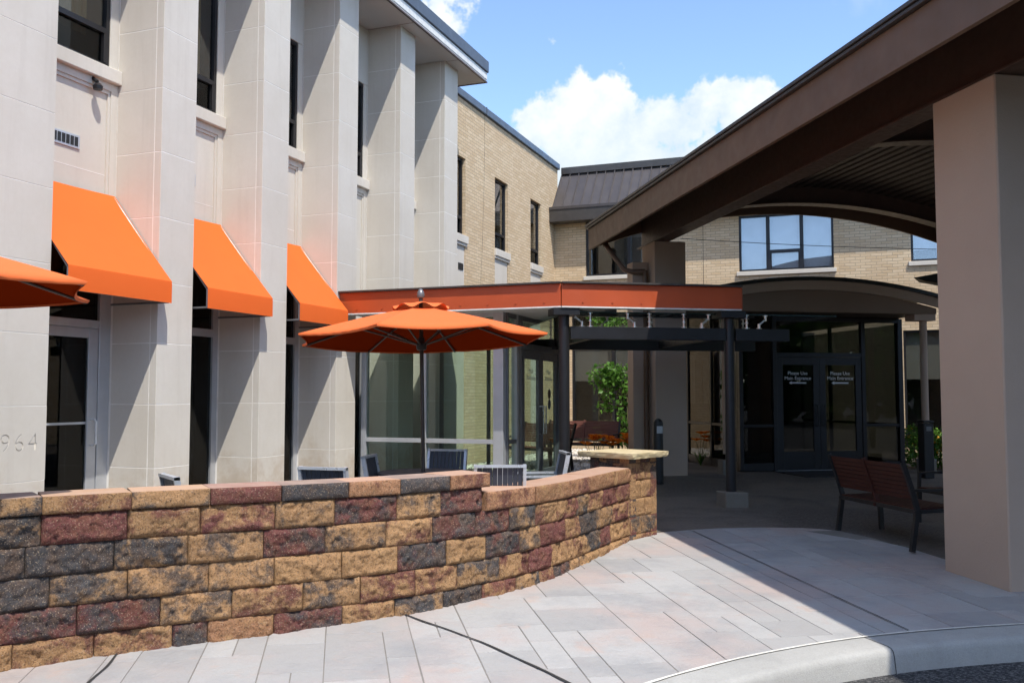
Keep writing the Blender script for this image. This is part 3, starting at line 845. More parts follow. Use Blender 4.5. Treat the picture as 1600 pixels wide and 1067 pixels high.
def window_unit(parent, x, y0, y1, z0, z1, split, Lf, glassmat='glass_mirror', curtain=None, fr=.05):
    """window in a wall facing +X: frame, upper pane, lower pane"""
    m = MB()
    X0, X1 = x - .05, x + .03
    m.box(Lf((X0, y0, z0)), Lf((X1, y0 + fr, z1))); m.box(Lf((X0, y1 - fr, z0)), Lf((X1, y1, z1)))
    m.box(Lf((X0, y0 + fr, z1 - fr)), Lf((X1, y1 - fr, z1))); m.box(Lf((X0, y0 + fr, z0)), Lf((X1, y1 - fr, z0 + fr * .8)))
    w = m.build('window', 'bronze', parent)
    if split:
        m = MB(); m.box(Lf((X0 + .003, y0 + fr + .001, split - fr * .6)), Lf((X1 + .008, y1 - fr - .001, split + fr * .6))); m.build('rail', 'bronze', w)
        # lower hopper sash
        q = .035
        for ya_, yb_ in ((y0 + fr + .002, y0 + fr + q), (y1 - fr - q, y1 - fr - .002)):
            m = MB(); m.box(Lf((X0 + .02, ya_, z0 + fr)), Lf((X1 + .004, yb_, split - fr * .6))); m.build('sash', 'bronze', w)
    m = MB(); m.box(Lf((x - .012, y0 + fr * .8, (split or z0))), Lf((x - .004, y1 - fr * .8, z1 - fr * .8))); m.build('pane', glassmat, w)
    if split: m = MB(); m.box(Lf((x - .012, y0 + fr * .8, z0 + fr * .6)), Lf((x - .004, y1 - fr * .8, split - .001))); m.build('pane', 'glass_dark', w)
    if curtain:
        m = MB(); n = 14
        ya, yb = y0 + .03, y0 + (y1 - y0) * curtain
        vv = []; 
        for i in range(n * 2 + 1):
            yy = ya + (yb - ya) * i / (n * 2); xx = x - .075 + .018 * math.sin(i * 1.57)
            vv += [Lf((xx, yy, (split or z0) - .1)), Lf((xx, yy, z1))]
        m.add(vv, [(2 * i, 2 * i + 2, 2 * i + 3, 2 * i + 1) for i in range(n * 2)]); m.build('curtain', 'curtain', w)
    # dark room behind
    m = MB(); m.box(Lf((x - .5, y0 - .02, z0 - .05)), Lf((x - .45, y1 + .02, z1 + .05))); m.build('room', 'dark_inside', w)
    return w
BAYS = [(6.64, 8.09), (8.655, 9.95), (10.535, 11.82), (12.38, 13.80), (14.35, 15.60)]
for bi, (y0, y1) in enumerate(BAYS):
    # upper wall: head panel over the window
    lbox('head_panel', (WX - .12, y0 + .002, 6.97), (WX, y1 - .002, SOF - .003), 'limestone')
    wy0, wy1 = (y0 + .13, y1 - .13)
    lbox('jamb', (WX - .12, y0 + .002, 5.30), (WX - .004, wy0, 6.968), 'limestone'); lbox('jamb', (WX - .12, wy1, 5.30), (WX - .004, y1 - .002, 6.968), 'limestone')
    window_unit(lb, WX - .05, wy0, wy1, 5.31, 6.968, 5.72, L, 'glass_mirror', .8)
    lbox('window_sill', (WX - .12, y0 + .004, 5.14), (WX + .06, y1 - .004, 5.30), 'limestone', None, .008)
    # spandrel: recessed panel with a moulded border
    SB = 3.78 if bi < 3 else 2.55
    sp = lbox('spandrel', (WX - .12, y0 + .002, SB), (WX - .035, y1 - .002, 5.138), 'limestone')
    so = Vector(sp.location)
    m = MB()
    for lo, hi in (((WX - .034, y0 + .003, SB + .003), (WX - .001, y0 + .10, 5.137)), ((WX - .034, y1 - .10, SB + .003), (WX - .001, y1 - .003, 5.137)), ((WX - .034, y0 + .101, 5.05), (WX - .001, y1 - .101, 5.137))):
        lo, hi = L(lo), L(hi); m.box([lo[k] - so[k] for k in range(3)], [hi[k] - so[k] for k in range(3)])
    for lo, hi in (((WX - .034, y0 + .101, SB + .003), (WX - .016, y0 + .135, 5.05)), ((WX - .034, y1 - .135, SB + .003), (WX - .016, y1 - .101, 5.05)), ((WX - .034, y0 + .136, 5.01), (WX - .016, y1 - .136, 5.049))):
        lo, hi = L(lo), L(hi); m.box([lo[k] - so[k] for k in range(3)], [hi[k] - so[k] for k in range(3)])
    m.build('moulding', 'limestone', sp)
    m = MB(); lo, hi = L((WX - .036, y0 + .136, 4.075)), L((WX - .0335, y1 - .136, 4.083)); m.box([lo[k] - so[k] for k in range(3)], [hi[k] - so[k] for k in range(3)]); m.build('mortar_joint', 'mortar_white', sp)
    # louvred vent
    vy = y0 + .50 if bi == 0 else y0 + .36
    vt = lbox('vent', (WX - .04, vy, 4.28), (WX - .02, vy + .44, 4.43), 'aluminium', None, .002); vo = Vector(vt.location)
    for k in range(7):
        lo, hi = Vector(L((WX - .022, vy + .025 + k * .057, 4.305))), Vector(L((WX - .015, vy + .068 + k * .057, 4.405)))
        c = (lo + hi) / 2; s_ = hi - lo; obj('vent_slot', boxmesh(s_.x, s_.y, s_.z, 0, 'black_metal'), None, vt, c - vo)
# small flood lamp under the first sill
m = MB(); c = L((WX + .01, 7.72, 5.02)); m.tube([(c[0] - .02, c[1], c[2] + .10), (c[0] + .05, c[1], c[2] + .05)], .022); m.lathe([(.02, -.045), (.05, -.04), (.055, .0), (.03, .03), (.0, .04)], 12, (c[0] + .06, c[1], c[2]))
m.build('flood_lamp', 'bronze', lb, True)
# roof: soffit, white fascia, dark blue metal edge
EY = 17.02
lbox('soffit', (WX - 3, 1.5, SOF), (-6.97, EY - .03, SOF + .05), 'soffit', None, 0)
for k in range(8):
    yy = 2.2 + k * 1.87 + .35
    lbox('soffit_joint', (WX + .01, yy, SOF - .003), (-7.0, yy + .012, SOF - .0005), 'stucco_dark', None, 0)
lbox('roof_fascia', (WX - 3, 1.5, SOF + .051), (-6.96, EY, 8.17), 'white_trim', None, .006)
lbox('fascia_drip', (-6.99, 1.5, SOF - .012), (-6.955, EY + .004, SOF + .014), 'brown_dark', None, 0)
lbox('fascia_drip', (WX - 1, EY - .02, SOF - .012), (-6.991, EY + .004, SOF + .014), 'brown_dark', None, 0)
lbox('roof_edge', (WX - 3, 1.49, 8.172), (-6.93, EY + .03, 8.41), 'coping', None, .012)
# ---- ground floor of the bays
def entry_door(y0, y1):
    # door bay: jambs, transom bar, door leaf with glass, pull handle
    fr = lbox('door_frame', (WX - .10, y0 + .002, .08), (WX - .02, y0 + .24, 3.775), 'aluminium')
    lbox('door_frame', (WX - .10, y1 - .16, .08), (WX - .02, y1 - .002, 3.775), 'aluminium')
    lbox('transom_bar', (WX - .10, y0 + .241, 2.34), (WX - .025, y1 - .161, 2.43), 'aluminium')
    lbox('transom_pane', (WX - .07, y0 + .241, 2.431), (WX - .06, y1 - .161, 3.775), 'glass_dark', None, 0)
    d = lbox('door', (WX - .08, y1 - .30, .10), (WX - .03, y1 - .165, 2.335), 'aluminium'); do = Vector(d.location)
    def ds(name, lo, hi, mat, bev=.004):
        lo, hi = Vector(L(lo)), Vector(L(hi)); c = (lo + hi) / 2; s_ = hi - lo
        return obj(name, boxmesh(s_.x, s_.y, s_.z, bev, mat), None, d, c - do)
    ds('stile', (WX - .08, y0 + .245, .10), (WX - .03, y0 + .36, 2.335), 'aluminium')
    ds('rail', (WX - .08, y0 + .361, 2.23), (WX - .03, y1 - .301, 2.335), 'aluminium'); ds('rail', (WX - .08, y0 + .361, .10), (WX - .03, y1 - .301, .30), 'aluminium')
    ds('pane', (WX - .06, y0 + .361, .301), (WX - .052, y1 - .301, 2.229), 'glass_dark', 0)
    ds('push_bar', (WX - .052, y0 + .361, 1.285), (WX - .046, y1 - .301, 1.31), 'aluminium', 0)
    m = MB(); hx, hy = WX - .03, y1 - .245
    P = [L((hx, hy, 1.33)), L((hx + .055, hy, 1.33)), L((hx + .075, hy, 1.31)), L((hx + .075, hy, 1.07)), L((hx + .055, hy, 1.05)), L((hx, hy, 1.05))]
    m.tube([Vector(p) - do for p in P], .013, 8); m.build('handle', 'white_trim', d, True)
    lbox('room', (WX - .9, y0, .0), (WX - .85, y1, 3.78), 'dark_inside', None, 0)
entry_door(*BAYS[0])
for bi in (1, 2, 3, 4):
    y0, y1 = BAYS[bi]; ZH = 3.775 if bi < 3 else 2.545
    m = MB()
    for lo, hi in (((WX - .09, y0 + .002, .08), (WX - .02, y0 + .07, ZH)), ((WX - .09, y1 - .10, .08), (WX - .02, y1 - .002, ZH)), ((WX - .09, y0 + .071, ZH - .095), (WX - .02, y1 - .101, ZH)), ((WX - .09, y0 + .071, 2.36), (WX - .02, y1 - .101, 2.46)), ((WX - .09, y0 + .071, .08), (WX - .02, y1 - .101, .2))): m.box(L(lo), L(hi))
    w = m.build('ground_window', 'aluminium', lb)
    m = MB(); m.box(L((WX - .06, y0 + .071, .2)), L((WX - .05, y1 - .101, ZH - .095))); m.build('pane', 'glass_dark', w)
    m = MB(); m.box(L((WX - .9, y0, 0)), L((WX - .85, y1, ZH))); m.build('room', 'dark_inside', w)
lbox('side_wall', (WX - .3, 1.9, 0), (WX - .02, 5.149, SOF - .004), 'limestone', None, 0)
# hidden bulk of the building
lbox('rear_wall', (WX - 9, 1.9, 0), (WX - 1.0, 16.9, SOF - .01), 'dark_inside', None, 0)
lbox('end_wall', (WX - 1.0, 16.22, 0), (WX - .05, 16.9, SOF - .01), 'limestone', None, 0)

# ---- awnings over the three ground-floor bays
AW = [((6.655, 8.075), 'orange canvas awning over the glass door, nearest of the three awnings'),
      ((8.67, 9.935), 'orange canvas awning over the middle bay, between the two others'),
      ((10.55, 11.805), 'orange canvas awning nearest the orange flat roof')]
for (y0, y1), lab in AW:
    t = thing('awning', lab, 'awning', (WX, (y0 + y1) / 2, 2.6), 0, 'orange awnings on the limestone building')
    hw = (y1 - y0) / 2; px = -7.05 - WX
    n = 8; v, f = [], []
    prof = [(.005, 1.26)] + [(px * k / n, 1.26 - 1.01 * k / n - .012 * math.sin(math.pi * k / n)) for k in range(1, n + 1)] + [(px + .004, .21), (px + .004, .01)]
    ny = 10
    for (x, z) in prof:
        for j in range(ny + 1):
            u = j / ny; sag = .010 * math.sin(math.pi * u) * (1 if x < px - .01 else 0)
            v.append((x, -hw + 2 * hw * u, z - sag))
    k = ny + 1
    for i in range(len(prof) - 1):
        for j in range(ny): f.append((i * k + j, (i + 1) * k + j, (i + 1) * k + j + 1, i * k + j + 1))
    me_ = pyd('canvas', v, f, True); me_.set_sharp_from_angle(angle=R(28)); obj('canvas', me_, 'awning', t)
    for s in (-1, 1):
        m = MB(); y = s * (hw - .02)
        m.tube([(.01, y, 1.235), (px - .02, y, .235)], .012, 6); m.tube([(px - .02, y, .235), (px - .02, y, .02)], .012, 6); m.tube([(px - .02, y, .02), (.01, y, .02)], .012, 6); m.build('frame_side', 'alu_dark', t, True)
    m = MB(); m.tube([(px - .02, -hw + .02, .235), (px - .02, hw - .02, .235)], .012, 6); m.tube([(px - .02, -hw + .02, .02), (px - .02, hw - .02, .02)], .012, 6); m.build('front_bar', 'alu_dark', t, True)

# ================================================================== BRICK WING (left) and FAR WING
bw = thing('brick_wing', 'cream brick two-storey wing with three narrow windows and a blue-grey metal coping', 'building', (BX, 20, 0))
def LB(p): return (p[0] - BX, p[1] - 20, p[2])
def bbox(name, lo, hi, mat, parent=None, bev=.003): return box(name, LB(lo), LB(hi), mat, parent or bw, bev)
WIN = [(17.30, 18.03), (19.76, 20.62), (22.26, 23.10)]
m = MB(); yy = [16.21] + [q for w in WIN for q in w] + [YW + .3]
for i in range(0, len(yy), 2): m.box(LB((BX - .3, yy[i], -.1)), LB((BX, yy[i + 1], 8.0)))
for (a, b_) in WIN:
    m.box(LB((BX - .3, a + .0005, 6.72)), LB((BX - .0005, b_ - .0005, 7.9995)))
m.build('wall', 'brick', bw)
for (a, b_) in WIN:
    window_unit(bw, BX - .10, a + .002, b_ - .002, 5.03, 6.719, 5.42, LB, 'glass_mirror', .55)
    bbox('window_sill', (BX - .2, a - .03, 4.86), (BX + .05, b_ + .08, 5.028), 'limestone', None, .006)
    bbox('sill_shadow_course', (BX - .2, a - .02, 4.80), (BX + .025, b_ + .06, 4.858), 'limestone')
    bbox('spandrel', (BX - .2, a + .002, .08), (BX - .02, b_ - .002, 4.798), 'limestone')
bbox('vent', (BX - .03, 17.7, 4.28), (BX - .005, 17.95, 4.42), 'black_metal')
bbox('coping', (BX - .4, 16.2, 8.001), (BX + .06, YW + .35, 8.17), 'coping', None, .01)
bbox('coping_joint', (BX + .0, 19.10, 7.995), (BX + .066, 19.125, 8.175), 'gutter', None, 0)
# settlement crack
m = MB(); v = []
for i in range(40):
    z = 8.0 - i * .1; y = 19.12 - .22 * (i / 39) ** 2 + .012 * mnoise.noise((i * .9, 3, 1)); w_ = .006 + .004 * mnoise.noise((i * .6, 8, 2))
    v += [LB((BX + .002, y - w_, z)), LB((BX + .002, y + w_, z))]
m.add(v, [(2 * i, 2 * i + 1, 2 * i + 3, 2 * i + 2) for i in range(39)]); m.build('crack', 'joint_dark', bw)
bbox('rear_mass', (BX - 6, 16.95, -.1), (BX - .6, YW + .2, 7.9), 'dark_inside', None, 0)

fw = thing('far_wing', 'cream brick wing across the back with wide windows under a dark standing-seam roof', 'building', (0, YW, 0))
def LF(p): return (p[0], p[1] - YW, p[2])
def fbox(name, lo, hi, mat, parent=None, bev=.003): return box(name, LF(lo), LF(hi), mat, parent or fw, bev)
# wall with openings (X0, X1, Z0, Z1)
UP = [(-6.97, -5.0, 4.87, 6.40), (-2.83, -.50, 4.80, 6.27), (1.28, 3.6, 4.86, 6.30)]
DN = [(-7.38, -5.40, .34, 3.16), (-3.6, -1.6, .34, 3.1), (1.06, 3.4, .34, 3.18)]
XE = 12
m = MB()
def band(ops, z0, z1):
    xs = [BX + .001]
    for o in ops: xs += [o[0], o[1]]
    xs.append(XE)
    for i in range(0, len(xs), 2): m.box(LF((xs[i], YW, z0)), LF((xs[i + 1], YW + .3, z1)))
    for o in ops:
        m.box(LF((o[0] + .0005, YW + .0005, z0)), LF((o[1] - .0005, YW + .3, o[2]))); m.box(LF((o[0] + .0005, YW + .0005, o[3])), LF((o[1] - .0005, YW + .3, z1)))
band(DN, -.1, 4.0); band(UP, 4.0005, 6.5)
m.build('wall', 'brick', fw)
def win_front(o, mull, trans=None, blind=None, gm='glass_mirror', name='window', bmat='blind'):
    x0, x1, z0, z1 = o; Y = YW + .08; fr = .055
    m = MB()
    m.box(LF((x0 + .002, Y - .05, z0 + .002)), LF((x0 + fr, Y + .05, z1 - .002))); m.box(LF((x1 - fr, Y - .05, z0 + .002)), LF((x1 - .002, Y + .05, z1 - .002)))
    m.box(LF((x0 + fr, Y - .05, z1 - fr)), LF((x1 - fr, Y + .05, z1 - .002))); m.box(LF((x0 + fr, Y - .05, z0 + .002)), LF((x1 - fr, Y + .05, z0 + fr)))
    w = m.build(name, 'bronze', fw)
    xs = [x0 + fr] + list(mull) + [x1 - fr]
    for mx_ in mull:
        m = MB(); m.box(LF((mx_ - .045, Y - .055, z0 + fr)), LF((mx_ + .045, Y + .045, z1 - fr))); m.build('mullion', 'bronze', w)
    for i in range(len(xs) - 1):
        a = xs[i] + (.046 if i else 0); b_ = xs[i + 1] - (.046 if i < len(xs) - 2 else 0)
        m = MB(); m.box(LF((a, Y - .004, z0 + fr)), LF((b_, Y + .004, z1 - fr))); m.build('pane', gm, w)
        if trans and i == trans[0]:
            m = MB(); m.box(LF((a, Y - .05, trans[1] - .04)), LF((b_, Y - .006, trans[1] + .04)))
            m.box(LF((a, Y - .045, z0 + fr)), LF((a + .04, Y - .006, trans[1] - .04))); m.box(LF((b_ - .04, Y - .045, z0 + fr)), LF((b_, Y - .006, trans[1] - .04)))
            m.build('hopper_sash', 'bronze', w)
        if blind:
            m = MB(); m.box(LF((a - .01, Y + .06, blind)), LF((b_ + .01, Y + .065, z1 - .03))); m.build('blind', bmat, w)
    m = MB(); m.box(LF((x0 - .1, Y + .9, z0 - .1)), LF((x1 + .1, Y + .95, z1 + .1))); m.build('room', 'dark_inside', w)
    return w
win_front(UP[0], (-5.75,), None, 5.9)
win_front(UP[1], (-2.10, -1.27), (1, 5.30), 4.85, 'glass_pale', bmat='sheer')
win_front(UP[2], (2.2,), None, 5.15, 'glass_pale', bmat='sheer')
for o, zz in ((UP[0], 4.87), (UP[1], 4.80), (UP[2], 4.86)): fbox('window_sill', (o[0] - .06, YW - .06, zz - .11), (o[1] + .06, YW + .2, zz - .002), 'limestone', None, .008)
win_front(DN[0], (-6.22,), None, 1.99, 'glass_blind', 'shop_window')
win_front(DN[1], (-2.6,), None, 2.3, 'glass_blind', 'shop_window')
win_front(DN[2], (2.2,), None, 1.99, 'glass_blind', 'shop_window')
fbox('air_vent', (-2.13, YW - .03, 4.48), (-1.16, YW + .02, 4.61), 'coping')
for k in range(4): fbox('vent_slat', (-2.11, YW - .042, 4.50 + k * .026), (-1.18, YW - .031, 4.512 + k * .026), 'aluminium', None, 0)
fbox('expansion_joint', (-3.76, YW - .003, .1), (-3.748, YW - .001, 6.45), 'joint_dark', None, 0)
fbox('rear_mass', (BX, YW + 1.2, -.1), (XE, YW + 8, 6.6), 'dark_inside', None, 0)
# mansard roof: box gutter, panels with standing seams, ridge cap
rf = fbox('roof', (BX + .002, YW - .47, 6.36), (XE, YW - .02, 6.75), 'gutter', None, .01); ro = Vector(rf.location)
def rl(p): return Vector(LF(p)) - ro
y_b, z_b, y_t, z_t = YW - .22, 6.752, YW + .78, 8.06
pw = .262; nx = int((XE - BX) / pw)
for i in range(nx):
    x0 = BX + .01 + i * pw; m = MB()
    p = [rl((x0, y_b, z_b)), rl((x0 + pw - .016, y_b, z_b)), rl((x0 + pw - .016, y_t, z_t)), rl((x0, y_t, z_t))]
    nn = Vector((0, -(z_t - z_b), (y_t - y_b))).normalized()
    m.add(p + [q - nn * .03 for q in p], [(0, 1, 2, 3), (7, 6, 5, 4), (0, 4, 5, 1), (1, 5, 6, 2), (2, 6, 7, 3), (3, 7, 4, 0)])
    m.bar(p[0] + Vector((.012, 0, 0)) + nn * .016, p[3] + Vector((.012, 0, 0)) + nn * .016, .02, .075, nn)
    m.build('roof_panel', 'roof_metal', rf)
m = MB(); lo, hi = rl((BX + .01, y_t - .17, z_t - .12)), rl((XE, y_t + .4, z_t + .07)); m.box(lo, hi); m.build('ridge_cap', 'gutter', rf)
m = MB(); m.box(rl((BX + .003, YW - .49, 6.70)), rl((XE, YW - .465, 6.775))); m.build('gutter_lip', 'roof_metal', rf)
# black service cable strung across in front of the wing
m = MB(); P = []
a_, b_ = ab(16.4, 6.31, 4.57), ab(16.6, 11.86, 4.56)
for i in range(17):
    t_ = i / 16; q = a_.lerp(b_, t_); q.z -= .03 * math.sin(math.pi * t_); P.append(q)
m.tube(P, .006, 6); tag(m.build('cable', 'wire'), 'thin black cable strung between the brown columns under the big roof', 'cable')

# ================================================================== GLASS VESTIBULE UNDER THE ORANGE ROOF
gv = thing('glass_vestibule', 'glass entrance vestibule with silver frames and double doors under the orange roof', 'vestibule', (-6, 14, .1))
def LV(p): return (p[0] + 6, p[1] - 14, p[2] - .1)
def vbox(name, lo, hi, mat, parent=None, bev=.003): return box(name, LV(lo), LV(hi), mat, parent or gv, bev)
GY, VX = 12.6, -4.86
vbox('floor', (-7.23, GY - .05, .0), (VX + .04, 15.45, .125), 'inside_floor', None, 0)
# front wall
for (x0, x1, mt) in ((-7.245, -7.16, 'aluminium'), (-6.19, -6.13, 'aluminium'), (-5.03, -4.87, 'aluminium')):
    vbox('mullion', (x0, GY - .05, .126), (x1, GY + .06, 2.86), mt)
vbox('mid_rail', (-7.159, GY - .045, .885), (-6.191, GY + .05, .95), 'aluminium'); vbox('mid_rail', (-6.129, GY - .045, .885), (-5.031, GY + .05, .95), 'aluminium')
vbox('base_rail', (-7.159, GY - .045, .126), (-6.191, GY + .05, .26), 'aluminium'); vbox('base_rail', (-6.129, GY - .045, .126), (-5.031, GY + .05, .26), 'aluminium')
vbox('head_rail', (-7.159, GY - .045, 2.76), (-6.191, GY + .05, 2.86), 'aluminium'); vbox('head_rail', (-6.129, GY - .045, 2.76), (-5.031, GY + .05, 2.86), 'aluminium')
for (x0, x1) in ((-7.159, -6.191), (-6.129, -5.031)):
    vbox('pane', (x0, GY - .004, .261), (x1, GY + .004, .884), 'glass_clear', None, 0); vbox('pane', (x0, GY - .004, .951), (x1, GY + .004, 2.759), 'glass_clear', None, 0)
# door wall (faces the plaza)
for (y0, y1, mt) in ((GY + .062, GY + .11, 'alu_dark'), (13.05, 13.12, 'aluminium'), (13.26, 13.32, 'alu_dark'), (15.12, 15.20, 'alu_dark'), (15.34, 15.42, 'alu_dark')):
    vbox('post', (VX - .07, y0, .126), (VX + .02, y1, 2.86), mt)
vbox('pane', (VX - .03, GY + .111, .3), (VX - .022, 13.049, 2.75), 'glass_clear', None, 0)
vbox('pane', (VX - .03, 15.201, .3), (VX - .022, 15.339, 2.75), 'glass_clear', None, 0)
vbox('mid_rail', (VX - .065, GY + .111, .88), (VX + .015, 13.049, .94), 'alu_dark'); vbox('base_rail', (VX - .065, GY + .111, .126), (VX + .015, 13.049, .299), 'alu_dark')
vbox('head_rail', (VX - .065, GY + .111, 2.751), (VX + .015, 15.119, 2.86), 'alu_dark')
vbox('transom', (VX - .065, 13.321, 2.31), (VX + .015, 15.119, 2.41), 'alu_dark')
vbox('transom_pane', (VX - .03, 13.321, 2.411), (VX - .022, 15.119, 2.75), 'glass_clear', None, 0)
for di, (y0, y1) in enumerate(((13.325, 14.215), (14.225, 15.115))):
    st = .11
    d = vbox('door', (VX - .045, y0, .14), (VX + .005, y0 + st, 2.305), 'alu_dark'); do = Vector(d.location)
    def ds(name, lo, hi, mat, bev=.003):
        lo, hi = Vector(LV(lo)), Vector(LV(hi)); c = (lo + hi) / 2; s_ = hi - lo
        return obj(name, boxmesh(s_.x, s_.y, s_.z, bev, mat), None, d, c - do)
    ds('stile', (VX - .045, y1 - st, .14), (VX + .005, y1, 2.305), 'alu_dark')
    ds('rail', (VX - .045, y0 + st, 2.17), (VX + .005, y1 - st, 2.305), 'alu_dark'); ds('rail', (VX - .045, y0 + st, .14), (VX + .005, y1 - st, .40), 'alu_dark')
    ds('pane', (VX - .022, y0 + st, .401), (VX - .016, y1 - st, 2.169), 'glass_clear', 0)
    hy = y1 - .06 if di == 0 else y0 + .06
    m = MB(); P = [(VX + .005, hy, 1.42), (VX + .07, hy, 1.42), (VX + .07, hy, .98), (VX + .005, hy, .98)]
    m.tube([Vector(LV(q)) - do for q in P], .013, 8); m.build('handle', 'steel', d, True)
    fcurve_text('lettering', 'Main\nEntrance', .11, 'etched', d, Vector(LV((VX - .011, (y0 + y1) / 2, 1.93))) - do, (R(90), 0, R(90)), .0006)
    if di == 1:
        # round sticker pair on the right leaf
        for zz, mt in ((1.62, 'brown_dark'), (1.45, 'slat_navy')):
            m = MB(); c = Vector(LV((VX - .012, (y0 + y1) / 2 + .03, zz))) - do
            pr = [(c.x, c.y + .075 * math.cos(q * math.pi / 12), c.z + .085 * math.sin(q * math.pi / 12)) for q in range(24)]
            m.add(pr + [(x + .002, y, z) for x, y, z in pr], [tuple(range(24))[::-1], tuple(range(24, 48))] + [(i, (i + 1) % 24, 24 + (i + 1) % 24, 24 + i) for i in range(24)]); m.build('sticker', mt, d)
# rear glass wall of the vestibule
for (x0, x1) in ((-7.24, -7.17), (-6.3, -6.24), (-4.92, -4.87)):
    vbox('mullion', (x0, 15.40, .126), (x1, 15.45, 2.86), 'alu_dark')
vbox('pane', (-7.169, 15.42, .13), (-6.301, 15.428, 2.85), 'glass_clear', None, 0); vbox('pane', (-6.239, 15.42, .13), (-4.921, 15.428, 2.85), 'glass_clear', None, 0)
vbox('ceiling', (-7.24, GY - .04, 2.862), (VX + .02, 15.45, 2.90), 'soffit', None, 0)

# ---- flat orange roof: fascia boards, soffit, membrane, rivets
orf = thing('orange_roof', 'flat roof with a bright orange fascia running from the limestone pillars to the plaza', 'roof', (-5, 13, 2.8))
def LO(p): return (p[0] + 5, p[1] - 13, p[2] - 2.8)
P0, P1, P2 = Vector((FX + .003, 11.92, 0)), Vector((-3.775, 11.92, 0)), ab(12.15, 5.565)
back2 = ab(12.62, 5.565); back1 = Vector((-3.775, 12.9, 0))
poly = [P0, P1, P2, back2, ab(12.62, 3.1), Vector((-3.95, 15.7, 0)), Vector((FX + .003, 15.7, 0))]
m = MB(); m.prism([LO(p)[:2] for p in poly], LO((0, 0, 2.825))[2], LO((0, 0, 2.855))[2]); m.build('soffit', 'soffit', orf)
m = MB(); m.prism([LO(p)[:2] for p in poly], LO((0, 0, 2.906))[2], LO((0, 0, 3.10))[2]); m.build('roof_slab', 'gutter', orf)
def fascia(p, q, z0, z1, th, name, mat, out=0):
    t = (q - p).normalized(); n = Vector((t.y, -t.x, 0)); m = MB()
    a, b_, c, d = p + n * out, q + n * out, q + n * (out - th), p + n * (out - th)
    m.prism([LO(x)[:2] for x in (a, b_, c, d)], z0 - 2.8, z1 - 2.8); return m.build(name, mat, orf, bev=.003)
for (p, q) in ((P0, P1), (P1, P2)):
    fascia(p, q, 2.815, 3.125, .03, 'fascia_board', 'orange_paint', .03)
    fascia(p, q, 3.126, 3.152, .12, 'roof_edge', 'gutter', .078)
    fascia(p, q, 2.795, 2.814, .05, 'drip_edge', 'white_trim', .034)
    t = (q - p).normalized(); n_ = Vector((t.y, -t.x, 0)); Ln = (q - p).length
    for k in range(int(Ln / .42)):
        c = Vector(LO(p + t * (.3 + k * .42) + n_ * .032 + Vector((0, 0, 2.875)))); m = MB(); m.tube([c, c + n_ * .008], .012, 8); m.build('rivet', 'orange_paint', orf)
fascia(P2, back2, 2.815, 3.125, .03, 'fascia_board', 'orange_paint', .03)

# ---- glass canopy behind the fascia: posts, beams, spider fittings, panes
gc = thing('glass_canopy', 'glass canopy on dark steel posts with stainless spider fittings behind the orange fascia', 'canopy', ab(12.3, 3.02, 0), ANG)
# local x = along e2 (b-3.02), local y = along e1 (a-12.3)
def LC(a, b, z): return (b - 3.02, a - 12.3, z)
def cbox(name, lo, hi, mat, bev=.003): return box(name, LC(*lo), LC(*hi), mat, gc, bev)
for b in (3.02, 5.45):
    m = MB(); m.lathe([(.075, .05), (.075, 2.70)], 20, LC(12.30, b, 0)); po = m.build('post', 'bronze', gc, True)
    m = MB(); m.box(LC(12.14, b - .185, 2.70), LC(12.48, b + .185, 2.792)); m.build('post_cap', 'bronze', po)
    z_ = gz(12.2)
    m = MB(); m.box(LC(12.10, b - .17, z_ - .05), LC(12.44, b + .17, z_ + .205)); m.build('concrete_pedestal', 'pedestal', po, bev=.01)
cbox('beam', (12.24, 3.1, 2.375), (12.36, 5.38, 2.55), 'bronze'); cbox('beam', (12.24, 5.53, 2.375), (12.36, 6.35, 2.55), 'bronze')
cbox('beam', (15.14, 3.1, 2.375), (15.26, 7.2, 2.55), 'bronze')
for b in (3.6, 5.45): cbox('cross_beam', (12.365, b - .04, 2.42), (15.135, b + .04, 2.535), 'bronze')
for b0_, b1_ in ((3.12, 4.45), (4.47, 5.80), (5.82, 7.15)):
    cbox('pane', (12.34, b0_, 2.750), (15.3, b1_, 2.766), 'glass_green', 0)
# stainless fittings standing on the beams and holding the glass: straight rods and cranked arms in turn
def spider(a, b, kind):
    m = MB(); x, y, z = LC(a, b, 0)
    m.lathe([(.034, 2.735), (.034, 2.748)], 12, (x, y, 0))
    if kind == 0:
        m.tube([(x, y, 2.545), (x, y, 2.745)], .013, 8); m.lathe([(.024, 2.69), (.028, 2.70), (.024, 2.712)], 10, (x, y, 0)); m.lathe([(.022, 2.62), (.026, 2.632), (.022, 2.645)], 10, (x, y, 0)); m.lathe([(.04, 2.549), (.04, 2.562)], 12, (x, y, 0))
    else:
        d = .10 * kind
        m.tube([(x, y, 2.665), (x, y, 2.745)], .016, 8); m.tube([(x, y, 2.69), (x + d, y, 2.605)], .013, 8); m.tube([(x + d, y, 2.548), (x + d, y, 2.625)], .018, 8); m.lathe([(.036, 2.549), (.036, 2.562)], 12, (x + d, y, 0))
    m.build('spider_fitting', 'steel', gc, True)
for b, k in ((3.17, 1), (3.39, 0), (3.93, 1), (4.25, 0), (4.76, 0), (5.13, -1), (5.71, 0), (6.00, -1)): spider(12.28, b, k)
for i, b in enumerate((3.5, 4.4, 5.3, 6.2, 7.0)): spider(15.2, b, (0, 1)[i % 2])
cbox('pane_edge', (12.33, 3.12, 2.751), (12.339, 7.15, 2.768), 'edge_teal', 0)

